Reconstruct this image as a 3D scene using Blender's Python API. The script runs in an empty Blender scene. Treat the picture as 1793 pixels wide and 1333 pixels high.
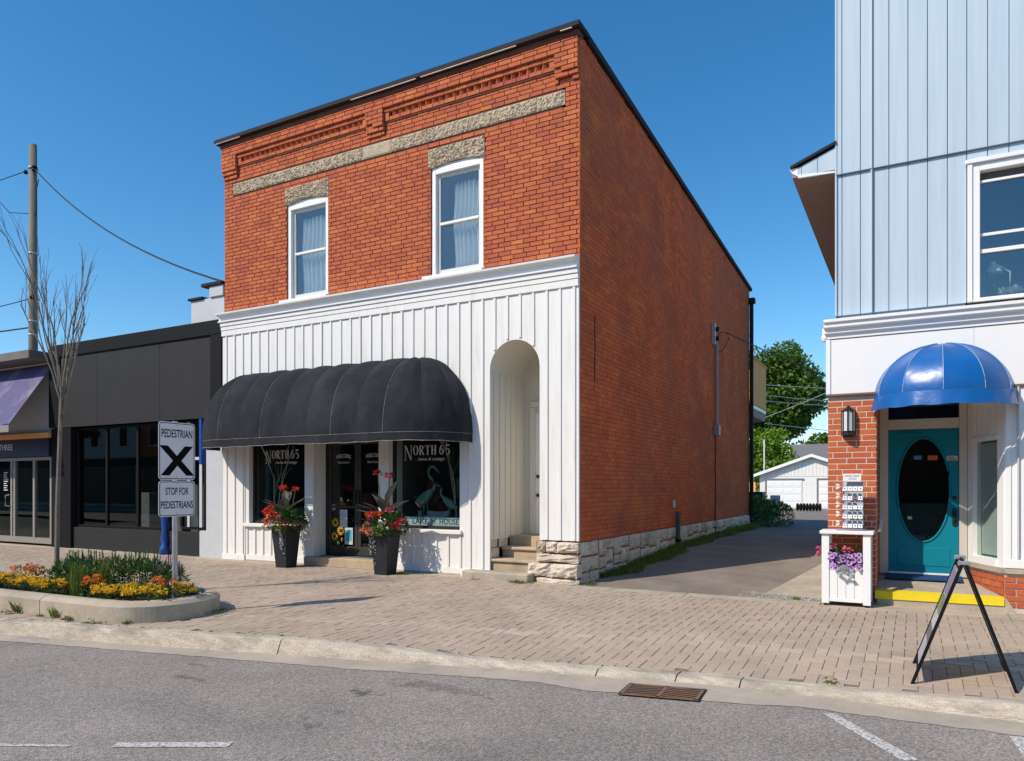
import bpy, math, random
from mathutils import Vector, Matrix
from math import sin, cos, pi, radians as RAD, sqrt
random.seed(7)
rnd = random.random
def U(a, b): return a + (b - a) * rnd()

S = bpy.context.scene
COL = S.collection

# ------------------------------------------------------------------ camera
cam_d = bpy.data.cameras.new('camera'); cam = bpy.data.objects.new('camera', cam_d); COL.objects.link(cam)
CAM = Vector((4.371, -10.075, 1.45))
cam.location = CAM
cam.rotation_euler = (RAD(90), 0, RAD(28.756))
cam_d.sensor_width = 36.0
cam_d.lens = 36.0 * 1282.0 / 1793.0
cam_d.shift_y = (852.0 - 666.5) / 1793.0
cam_d.clip_end = 2000
S.camera = cam

# ------------------------------------------------------------------ sky and sun
SUN_EL = RAD(43.0)
SUN_DIR = Vector((0.545, 0.838, 0)).normalized()          # the way the light travels over the ground
W = bpy.data.worlds.new('World'); S.world = W; W.use_nodes = True
nt = W.node_tree; bg = nt.nodes['Background']
sky = nt.nodes.new('ShaderNodeTexSky'); sky.sky_type = 'NISHITA'; sky.sun_disc = False
sky.sun_elevation = SUN_EL
sky.sun_rotation = math.atan2(-SUN_DIR.x, -SUN_DIR.y)
sky.altitude = 100; sky.air_density = 0.95; sky.dust_density = 0.3; sky.ozone_density = 2.5
hs = nt.nodes.new('ShaderNodeHueSaturation'); hs.inputs['Saturation'].default_value = 1.33; hs.inputs['Hue'].default_value = 0.494
nt.links.new(sky.outputs[0], hs.inputs['Color']); nt.links.new(hs.outputs[0], bg.inputs[0])
bg.inputs[1].default_value = 0.15
sl = bpy.data.lights.new('sun', 'SUN'); so = bpy.data.objects.new('sun', sl); COL.objects.link(so)
sl.energy = 3.85; sl.angle = RAD(0.53); sl.color = (1.0, 0.89, 0.755)
dvec = Vector((SUN_DIR.x * cos(SUN_EL), SUN_DIR.y * cos(SUN_EL), -sin(SUN_EL)))
so.rotation_euler = dvec.to_track_quat('-Z', 'Y').to_euler()
so.location = (-10, -20, 25)
S.view_settings.view_transform = 'Standard'; S.view_settings.look = 'None'
S.view_settings.exposure = 0.2; S.view_settings.gamma = 1.0; S.view_settings.use_curve_mapping = False
S.render.engine = 'CYCLES'

# ------------------------------------------------------------------ materials
def new_mat(name):
    m = bpy.data.materials.new(name); m.use_nodes = True
    return m, m.node_tree, m.node_tree.nodes, m.node_tree.links
def M(name, col, rough=0.6, var=0.12, scale=6.0, bump=0.15, bscale=60.0, metal=0.0, spec=0.4, ramp=None,
      fine=0.0, stretch=None, dirt=None, dscale=1.5, dlo=0.5, dhi=0.7, bdist=0.01, coat=0.0, spots=None):
    """principled material: colour varied by noise; ramp = list of colours picked per piece; dirt = stain colour"""
    m, t, N, L = new_mat(name)
    p = N['Principled BSDF']
    p.inputs['Roughness'].default_value = rough; p.inputs['Metallic'].default_value = metal
    p.inputs['Specular IOR Level'].default_value = spec
    if coat: p.inputs['Coat Weight'].default_value = coat
    tc = N.new('ShaderNodeTexCoord'); co = tc.outputs['Object']
    geo = N.new('ShaderNodeNewGeometry'); co = geo.outputs['Position']
    if stretch:
        mp = N.new('ShaderNodeMapping'); mp.inputs['Scale'].default_value = stretch
        L.new(co, mp.inputs['Vector']); co2 = mp.outputs[0]
    else: co2 = co
    base = None
    if ramp:
        oi = N.new('ShaderNodeObjectInfo')
        ad = N.new('ShaderNodeMath'); ad.operation = 'ADD'
        L.new(geo.outputs['Random Per Island'], ad.inputs[0]); L.new(oi.outputs['Random'], ad.inputs[1])
        fr = N.new('ShaderNodeMath'); fr.operation = 'FRACT'; L.new(ad.outputs[0], fr.inputs[0])
        cr = N.new('ShaderNodeValToRGB'); e = cr.color_ramp
        n = len(ramp)
        while len(e.elements) < n: e.elements.new(0.5)
        for i, c in enumerate(ramp):
            e.elements[i].position = i / (n - 1.0); e.elements[i].color = (*c, 1)
        L.new(fr.outputs[0], cr.inputs[0]); base = cr.outputs[0]
    nz = N.new('ShaderNodeTexNoise'); nz.inputs['Scale'].default_value = scale; nz.inputs['Detail'].default_value = 6
    nz.inputs['Roughness'].default_value = 0.62
    L.new(co2, nz.inputs['Vector'])
    mr = N.new('ShaderNodeMapRange'); mr.inputs['From Min'].default_value = 0.25; mr.inputs['From Max'].default_value = 0.75
    mr.inputs['To Min'].default_value = 1 - var; mr.inputs['To Max'].default_value = 1 + var
    L.new(nz.outputs['Fac'], mr.inputs['Value']); fac = mr.outputs[0]
    if fine:
        n2 = N.new('ShaderNodeTexNoise'); n2.inputs['Scale'].default_value = 90; n2.inputs['Detail'].default_value = 3
        L.new(co, n2.inputs['Vector'])
        m2 = N.new('ShaderNodeMapRange'); m2.inputs['From Min'].default_value = 0.3; m2.inputs['From Max'].default_value = 0.7
        m2.inputs['To Min'].default_value = 1 - fine; m2.inputs['To Max'].default_value = 1 + fine
        L.new(n2.outputs['Fac'], m2.inputs['Value'])
        mu = N.new('ShaderNodeMath'); mu.operation = 'MULTIPLY'; L.new(fac, mu.inputs[0]); L.new(m2.outputs[0], mu.inputs[1]); fac = mu.outputs[0]
    mx = N.new('ShaderNodeVectorMath'); mx.operation = 'SCALE'
    if base: L.new(base, mx.inputs[0])
    else: mx.inputs[0].default_value = col
    L.new(fac, mx.inputs['Scale']); out = mx.outputs[0]
    if dirt:
        n3 = N.new('ShaderNodeTexNoise'); n3.inputs['Scale'].default_value = dscale; n3.inputs['Detail'].default_value = 8
        n3.inputs['Roughness'].default_value = 0.7
        L.new(co2, n3.inputs['Vector'])
        r3 = N.new('ShaderNodeMapRange'); r3.inputs['From Min'].default_value = dlo; r3.inputs['From Max'].default_value = dhi
        L.new(n3.outputs['Fac'], r3.inputs['Value'])
        mm = N.new('ShaderNodeMix'); mm.data_type = 'RGBA'
        L.new(r3.outputs[0], mm.inputs['Factor']); L.new(out, mm.inputs['A']); mm.inputs['B'].default_value = (*dirt, 1)
        out = mm.outputs['Result']
    for (sc_, ss_, lo_, hi_, am_) in (spots or []):
        n4 = N.new('ShaderNodeTexNoise'); n4.inputs['Scale'].default_value = ss_; n4.inputs['Detail'].default_value = 5; n4.inputs['Roughness'].default_value = 0.65
        L.new(co2, n4.inputs['Vector'])
        r4 = N.new('ShaderNodeMapRange'); r4.inputs['From Min'].default_value = lo_; r4.inputs['From Max'].default_value = hi_; r4.inputs['To Max'].default_value = am_
        L.new(n4.outputs['Fac'], r4.inputs['Value'])
        m4 = N.new('ShaderNodeMix'); m4.data_type = 'RGBA'; L.new(r4.outputs[0], m4.inputs['Factor']); L.new(out, m4.inputs['A']); m4.inputs['B'].default_value = (*sc_, 1)
        out = m4.outputs['Result']
    L.new(out, p.inputs['Base Color'])
    if bump:
        nb = N.new('ShaderNodeTexNoise'); nb.inputs['Scale'].default_value = bscale; nb.inputs['Detail'].default_value = 5
        L.new(co2, nb.inputs['Vector'])
        b = N.new('ShaderNodeBump'); b.inputs['Strength'].default_value = bump; b.inputs['Distance'].default_value = bdist
        L.new(nb.outputs['Fac'], b.inputs['Height']); L.new(b.outputs[0], p.inputs['Normal'])
    return m
def glass(name, tint=(0.9, 0.95, 0.95), ior=1.5, boost=0.0, rough=0.0):
    m, t, N, L = new_mat(name)
    N.remove(N['Principled BSDF'])
    tr = N.new('ShaderNodeBsdfTransparent'); tr.inputs[0].default_value = (*tint, 1)
    gl = N.new('ShaderNodeBsdfGlossy'); gl.inputs['Roughness'].default_value = rough
    g = N.new('ShaderNodeNewGeometry'); dt = N.new('ShaderNodeVectorMath'); dt.operation = 'DOT_PRODUCT'
    L.new(g.outputs['Incoming'], dt.inputs[0]); L.new(g.outputs['Normal'], dt.inputs[1])
    def mth(op, x, y=None):
        n = N.new('ShaderNodeMath'); n.operation = op
        for i, q in enumerate((x, y)):
            if q is None: continue
            if isinstance(q, float): n.inputs[i].default_value = q
            else: L.new(q, n.inputs[i])
        return n
    f0 = ((ior - 1) / (ior + 1)) ** 2 + boost
    pw = mth('POWER', mth('SUBTRACT', 1.0, mth('ABSOLUTE', dt.outputs['Value']).outputs[0]).outputs[0], 5.0)
    ad = mth('ADD', mth('MULTIPLY', pw.outputs[0], 1.0 - f0).outputs[0], f0)
    mx = N.new('ShaderNodeMixShader'); L.new(ad.outputs[0], mx.inputs[0]); L.new(tr.outputs[0], mx.inputs[1]); L.new(gl.outputs[0], mx.inputs[2])
    L.new(mx.outputs[0], N['Material Output'].inputs['Surface'])
    return m
def leafmat(name, c1, c2, trans=0.35, c3=None):
    m, t, N, L = new_mat(name)
    p = N['Principled BSDF']; p.inputs['Roughness'].default_value = 0.45
    geo = N.new('ShaderNodeNewGeometry')
    cr = N.new('ShaderNodeValToRGB'); cr.color_ramp.elements[0].color = (*c1, 1); cr.color_ramp.elements[1].color = (*c2, 1)
    if c3: e = cr.color_ramp.elements.new(0.5); e.color = (*c3, 1)
    L.new(geo.outputs['Random Per Island'], cr.inputs[0]); L.new(cr.outputs[0], p.inputs['Base Color'])
    tl = N.new('ShaderNodeBsdfTranslucent'); L.new(cr.outputs[0], tl.inputs[0])
    mx = N.new('ShaderNodeMixShader'); mx.inputs[0].default_value = trans
    L.new(p.outputs[0], mx.inputs[1]); L.new(tl.outputs[0], mx.inputs[2]); L.new(mx.outputs[0], N['Material Output'].inputs['Surface'])
    return m

BRICK = M('front brick', (0.4, 0.1, 0.05), 0.85, 0.16, 5, 0.35, 90, spec=0.15, fine=0.10,
          ramp=[(0.50, 0.136, 0.064), (0.52, 0.148, 0.066), (0.46, 0.120, 0.060), (0.56, 0.178, 0.068), (0.49, 0.130, 0.062), (0.40, 0.106, 0.062), (0.51, 0.142, 0.064)],
          spots=[((0.62, 0.42, 0.30), 5.5, 0.70, 0.76, 0.5), ((0.22, 0.075, 0.05), 1.6, 0.60, 0.75, 0.4)])
def side_mat():
    m = M('side brick', (0.3, 0.08, 0.05), 0.85, 0.24, 1.1, 0.35, 90, spec=0.1, fine=0.14,
           ramp=[(0.62, 0.135, 0.052), (0.55, 0.118, 0.050), (0.66, 0.165, 0.058), (0.52, 0.112, 0.052), (0.61, 0.130, 0.052), (0.68, 0.185, 0.062)],
           dirt=(0.42, 0.125, 0.070), dscale=0.5, dlo=0.40, dhi=0.68,
           spots=[((0.55, 0.34, 0.26), 3.3, 0.68, 0.80, 0.35), ((0.70, 0.22, 0.06), 1.3, 0.52, 0.70, 0.55), ((0.16, 0.06, 0.045), 0.9, 0.58, 0.78, 0.55)])
    return m
BRICKS = side_mat()
BRICKR = M('neighbour brick', (0.5, 0.13, 0.05), 0.8, 0.14, 9, 0.3, 90, spec=0.25, fine=0.1,
           ramp=[(0.46, 0.11, 0.045), (0.52, 0.135, 0.05), (0.42, 0.10, 0.045), (0.55, 0.155, 0.055)])
MORTAR = M('dark mortar', (0.15, 0.055, 0.034), 0.95, 0.3, 3, 0.3, 120)
MORTARS = M('side mortar', (0.34, 0.10, 0.055), 0.95, 0.3, 3, 0.3, 120)
MORTARR = M('pale mortar', (0.62, 0.50, 0.42), 0.95, 0.12, 12, 0.3, 120)
STONE = M('carved limestone', (0.50, 0.405, 0.285), 0.9, 0.2, 12, 0.6, 50, spec=0.15, fine=0.2, bdist=0.02)
LIME = M('foundation stone', (0.5, 0.45, 0.38), 0.92, 0.22, 6, 0.8, 28, spec=0.15, fine=0.2, bdist=0.03,
         ramp=[(0.66, 0.57, 0.46), (0.55, 0.47, 0.38), (0.72, 0.64, 0.53), (0.52, 0.42, 0.33)], dirt=(0.22, 0.18, 0.14), dscale=4, dlo=0.55, dhi=0.75)
STMORT = M('foundation mortar', (0.26, 0.21, 0.17), 0.95, 0.25, 8, 0.5, 60)
WHITE = M('white painted wood', (0.80, 0.79, 0.755), 0.5, 0.035, 4, 0.08, 30, stretch=(6, 6, 0.6), dirt=(0.62, 0.59, 0.53), dscale=1.6, dlo=0.52, dhi=0.85, spots=[((0.42, 0.39, 0.34), 9.0, 0.72, 0.78, 0.4)])
WHITEC = M('clean white trim', (0.84, 0.84, 0.82), 0.4, 0.02, 4, 0.05, 30, dirt=(0.62, 0.61, 0.57), dscale=2.5, dlo=0.62, dhi=0.95)
CREAM = M('recess paint', (0.74, 0.71, 0.62), 0.55, 0.05, 3, 0.08, 30, stretch=(5, 5, 0.6))
CAP = M('dark roof flashing', (0.020, 0.017, 0.018), 0.85, 0.25, 3, 0.1, 20)
ROOF = M('roof membrane', (0.06, 0.06, 0.065), 0.8, 0.2, 3)
DRIP = M('bare drip edge', (0.65, 0.6, 0.55), 0.5, 0.2, 6)
FABRIC = M('black awning canvas', (0.020, 0.022, 0.027), 0.85, 0.22, 2.5, 0.55, 5, spec=0.15, bdist=0.045, stretch=(1.0, 1.6, 0.8), dirt=(0.042, 0.045, 0.051), dscale=1.0, dlo=0.42, dhi=0.75, spots=[((0.11, 0.11, 0.11), 16.0, 0.72, 0.78, 0.5)])
SEAM = M('worn awning seam', (0.22, 0.215, 0.205), 0.9, 0.7, 14, 0)
BLKMET = M('dark bronze metal', (0.022, 0.019, 0.018), 0.4, 0.15, 6, 0.03, 80)
BROWNMET = M('bronze door metal', (0.05, 0.042, 0.037), 0.42, 0.15, 6, 0.03, 80)
PANEUP = glass('upper window glass', (0.86, 0.90, 0.91), 1.52, 0.09)
SHOPG = glass('shop glass', (0.85, 0.90, 0.89), 1.5, 0.0)
CURT = M('sheer curtain', (0.74, 0.75, 0.72), 0.9, 0.1, 3, 0)
DARK = M('dark interior', (0.018, 0.02, 0.022), 0.9, 0.4, 1.2, 0)
TEALIN = M('teal shop interior', (0.06, 0.125, 0.12), 0.9, 0.5, 1.4, 0)
CONC = M('concrete', (0.44, 0.38, 0.295), 0.9, 0.16, 5, 0.45, 70, fine=0.16, dirt=(0.27, 0.235, 0.185), dscale=2.0, dlo=0.46, dhi=0.74, spots=[((0.58, 0.52, 0.43), 4.0, 0.58, 0.70, 0.5), ((0.14, 0.125, 0.10), 8.0, 0.66, 0.73, 0.45)])
CURBM = M('kerb concrete', (0.58, 0.505, 0.40), 0.92, 0.22, 7, 0.7, 40, fine=0.2, stretch=(1, 3, 3), dirt=(0.33, 0.285, 0.225), dscale=2.0, dlo=0.44, dhi=0.66, bdist=0.02, spots=[((0.70, 0.63, 0.52), 3.0, 0.55, 0.68, 0.6), ((0.16, 0.14, 0.115), 6.0, 0.64, 0.72, 0.5)])
GUTTER = M('gutter concrete', (0.42, 0.36, 0.29), 0.92, 0.12, 3, 0.3, 80, fine=0.12, dirt=(0.26, 0.235, 0.2), dscale=1.2, dlo=0.5, dhi=0.75)
STEPM = M('sandstone step', (0.46, 0.36, 0.25), 0.9, 0.16, 6, 0.4, 50, fine=0.14, dirt=(0.30, 0.24, 0.17), dscale=2.5, dlo=0.5, dhi=0.8)
PAVER = M('clay paver', (0.38, 0.32, 0.26), 0.92, 0.16, 0.9, 0.4, 120, spec=0.15, fine=0.15,
          ramp=[(0.42, 0.335, 0.258), (0.445, 0.355, 0.273), (0.40, 0.32, 0.25), (0.46, 0.363, 0.277), (0.43, 0.34, 0.26), (0.41, 0.33, 0.257)],
          dirt=(0.31, 0.255, 0.205), dscale=1.3, dlo=0.5, dhi=0.8, spots=[((0.12, 0.10, 0.085), 11.0, 0.70, 0.73, 0.55), ((0.45, 0.385, 0.31), 0.8, 0.52, 0.72, 0.5)])
PAVERL = M('pale paver', (0.45, 0.40, 0.33), 0.92, 0.1, 3, 0.4, 120, spec=0.15, fine=0.12,
           ramp=[(0.455, 0.38, 0.305), (0.475, 0.40, 0.32), (0.435, 0.365, 0.295)])
JOINT = M('joint sand', (0.21, 0.17, 0.135), 0.97, 0.25, 3, 0.4, 120)
PAINTY = M('yellow kerb paint', (0.80, 0.62, 0.02), 0.5, 0.08, 8, 0.1, 60)
TEAL = M('teal door paint', (0.003, 0.21, 0.29), 0.5, 0.06, 3, 0.03, 40, spec=0.2)
SIDING = M('pale blue siding', (0.485, 0.585, 0.67), 0.5, 0.03, 3, 0.05, 40, stretch=(8, 8, 0.35), dirt=(0.38, 0.49, 0.58), dscale=0.9, dlo=0.45, dhi=0.8, spots=[((0.58, 0.68, 0.74), 0.6, 0.5, 0.75, 0.6)])
SOFFIT = M('tan soffit', (0.34, 0.225, 0.16), 0.7, 0.08, 5, 0.4, 70)
BLUEV = M('blue vinyl', (0.004, 0.105, 0.36), 0.34, 0.12, 3, 0.35, 4, spec=0.6, bdist=0.03)
BLUET = M('blue trim paint', (0.015, 0.065, 0.30), 0.4, 0.1, 4, 0.05)
NAVY = M('navy sign board', (0.012, 0.012, 0.05), 0.5, 0.15, 4, 0.03)
PURPLE = M('faded purple awning', (0.10, 0.085, 0.19), 0.75, 0.2, 2, 0.15, 60, dirt=(0.30, 0.28, 0.34), dscale=0.8, dlo=0.55, dhi=0.8)
CHAR = M('charcoal fascia', (0.017, 0.017, 0.0175), 0.75, 0.15, 2, 0.05, 30)
BLK = M('black trim', (0.006, 0.006, 0.0065), 0.7, 0.1, 4, 0.03, spec=0.2)
GREYP = M('pale grey paint', (0.52, 0.54, 0.56), 0.55, 0.06, 4, 0.08, 30)
WOODP = M('grey utility pole', (0.20, 0.165, 0.13), 0.9, 0.25, 4, 0.5, 40, stretch=(6, 6, 0.5))
WIRE = M('black cable', (0.02, 0.022, 0.026), 0.6, 0.1, 4, 0)
STEEL = M('galvanised steel', (0.42, 0.43, 0.45), 0.45, 0.2, 10, 0.15, 60, metal=0.6)
SIGNW = M('sign white', (0.72, 0.72, 0.74), 0.45, 0.05, 5, 0.02)
INK = M('black print', (0.008, 0.008, 0.010), 0.9, 0.05, 5, 0, spec=0.05)
WPRINT = M('white window lettering', (0.72, 0.72, 0.72), 0.6, 0.08, 20, 0)
BARK = M('bare bark', (0.20, 0.17, 0.14), 0.9, 0.25, 12, 0.4, 60)
SOIL = M('dark mulch', (0.045, 0.032, 0.024), 0.95, 0.4, 14, 1.0, 30, bdist=0.04)
POT = M('charcoal planter', (0.020, 0.022, 0.026), 0.45, 0.15, 5, 0.08, 60)
RUST = M('rusty iron', (0.16, 0.11, 0.085), 0.85, 0.35, 18, 0.5, 80, dirt=(0.24, 0.12, 0.06), dscale=5, dlo=0.42, dhi=0.62)
HOLE = M('drain pit', (0.008, 0.007, 0.006), 0.95, 0.2, 5, 0)
PINE = M('new deck wood', (0.92, 0.44, 0.13), 0.75, 0.15, 4, 0.2, 30, stretch=(5, 5, 0.5))
SHINGLE = M('grey shingles', (0.16, 0.16, 0.165), 0.9, 0.2, 14, 0.3, 60)
GREEN = leafmat('leaf green', (0.025, 0.075, 0.012), (0.075, 0.16, 0.03), 0.3)
TREEL = leafmat('dark crown leaves', (0.045, 0.115, 0.012), (0.15, 0.25, 0.03), 0.38)
TREEB = leafmat('bright crown leaves', (0.10, 0.22, 0.012), (0.28, 0.42, 0.035), 0.4)
GRASSM = leafmat('grass blades', (0.07, 0.13, 0.012), (0.20, 0.25, 0.04), 0.35)
CANNA = leafmat('canna leaf', (0.05, 0.09, 0.03), (0.17, 0.23, 0.12), 0.25, (0.12, 0.12, 0.10))
LIMEL = leafmat('lime leaf', (0.14, 0.20, 0.03), (0.26, 0.32, 0.06), 0.3)
SILVER = leafmat('silver trailing leaf', (0.38, 0.46, 0.44), (0.58, 0.64, 0.62), 0.25)
REDF = leafmat('red petals', (0.62, 0.035, 0.02), (0.82, 0.08, 0.02), 0.25)
CRIMF = leafmat('crimson petals', (0.45, 0.01, 0.035), (0.62, 0.03, 0.06), 0.25)
PINKF = leafmat('pink petals', (0.75, 0.06, 0.18), (0.85, 0.25, 0.35), 0.25)
PURF = leafmat('lilac petals', (0.42, 0.22, 0.58), (0.66, 0.42, 0.75), 0.25)
PURD = leafmat('purple petals', (0.14, 0.02, 0.20), (0.24, 0.05, 0.30), 0.25)
SALMON = leafmat('salmon petals', (0.62, 0.16, 0.10), (0.72, 0.30, 0.16), 0.25)
YELF = leafmat('yellow petals', (0.80, 0.46, 0.01), (0.90, 0.62, 0.02), 0.2)
ORGF = leafmat('orange petals', (0.80, 0.16, 0.01), (0.88, 0.28, 0.015), 0.2)

STAINS = [(0.62, -5.62, .14, .09, .42, .5), (0.98, -5.22, .42, .11, .68, .9), (-.95, -5.98, .2, .05, .66, .7), (1.55, -5.28, .05, .02, .4, .5), (-1.3, -5.65, .16, .04, .7, .7), (2.2, -6.4, .5, .2, .8, 1.0), (-.2, -6.6, .6, .2, .84, 1.0)]
def road_mat():
    m, t, N, L = new_mat('worn asphalt')
    p = N['Principled BSDF']; p.inputs['Roughness'].default_value = 0.88; p.inputs['Specular IOR Level'].default_value = 0.3
    g = N.new('ShaderNodeNewGeometry'); P = g.outputs['Position']
    def noise(s, d=5, r=0.6):
        n = N.new('ShaderNodeTexNoise'); n.inputs['Scale'].default_value = s; n.inputs['Detail'].default_value = d; n.inputs['Roughness'].default_value = r
        L.new(P, n.inputs['Vector']); return n.outputs['Fac']
    def rng(v, a, b, c, d):
        r = N.new('ShaderNodeMapRange'); L.new(v, r.inputs['Value'])
        for k, x in zip(('From Min', 'From Max', 'To Min', 'To Max'), (a, b, c, d)): r.inputs[k].default_value = x
        return r.outputs[0]
    def mul(a, b):
        x = N.new('ShaderNodeMath'); x.operation = 'MULTIPLY'; L.new(a, x.inputs[0]); L.new(b, x.inputs[1]); return x.outputs[0]
    agg = N.new('ShaderNodeTexVoronoi'); agg.inputs['Scale'].default_value = 85; L.new(P, agg.inputs['Vector'])
    a = rng(agg.outputs['Color'], 0.1, 0.9, 0.66, 1.34)
    f = mul(mul(a, rng(noise(0.8, 8, 0.65), 0.3, 0.7, 0.82, 1.16)), rng(noise(45, 3), 0.3, 0.7, 0.72, 1.24))
    oil = rng(noise(1.9, 8, 0.72), 0.63, 0.76, 1.0, 0.45)
    f = mul(f, oil)
    wob = N.new('ShaderNodeTexNoise'); wob.inputs['Scale'].default_value = 7; wob.inputs['Detail'].default_value = 8; wob.inputs['Roughness'].default_value = 0.75; L.new(P, wob.inputs['Vector'])
    for (sx, sy, ax, ay, dark, edge) in STAINS:
        mp = N.new('ShaderNodeMapping'); mp.inputs['Location'].default_value = (-sx / ax, -sy / ay, 0); mp.inputs['Scale'].default_value = (1 / ax, 1 / ay, 0)
        L.new(P, mp.inputs['Vector']); ln = N.new('ShaderNodeVectorMath'); ln.operation = 'LENGTH'; L.new(mp.outputs[0], ln.inputs[0])
        sm = N.new('ShaderNodeMath'); sm.operation = 'ADD'; L.new(ln.outputs['Value'], sm.inputs[0]); L.new(rng(wob.outputs['Fac'], .25, .75, -1.1, 1.1), sm.inputs[1])
        f = mul(f, rng(sm.outputs[0], .45, .45 + edge, dark, 1.0))
    v = N.new('ShaderNodeVectorMath'); v.operation = 'SCALE'; v.inputs[0].default_value = (0.285, 0.252, 0.224)
    L.new(f, v.inputs['Scale']); L.new(v.outputs[0], p.inputs['Base Color'])
    b = N.new('ShaderNodeBump'); b.inputs['Strength'].default_value = 0.7; b.inputs['Distance'].default_value = 0.008
    L.new(agg.outputs['Distance'], b.inputs['Height']); L.new(b.outputs[0], p.inputs['Normal'])
    return m
ASPH = road_mat()
DRIVE = M('driveway asphalt', (0.25, 0.213, 0.175), 0.92, 0.22, 1.3, 0.7, 110, fine=0.3, dirt=(0.155, 0.134, 0.115), dscale=0.9, dlo=0.45, dhi=0.75)
def marking_mat():
    m, t, N, L = new_mat('worn road paint')
    p = N['Principled BSDF']; p.inputs['Roughness'].default_value = 0.8
    g = N.new('ShaderNodeNewGeometry')
    n = N.new('ShaderNodeTexNoise'); n.inputs['Scale'].default_value = 38; n.inputs['Detail'].default_value = 6; n.inputs['Roughness'].default_value = 0.75
    L.new(g.outputs['Position'], n.inputs['Vector'])
    cr = N.new('ShaderNodeValToRGB'); cr.color_ramp.elements[0].position = 0.43; cr.color_ramp.elements[0].color = (0.2, 0.19, 0.185, 1)
    cr.color_ramp.elements[1].position = 0.52; cr.color_ramp.elements[1].color = (0.60, 0.58, 0.55, 1)
    L.new(n.outputs['Fac'], cr.inputs[0]); L.new(cr.outputs[0], p.inputs['Base Color'])
    return m
RPAINT = marking_mat()

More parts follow.
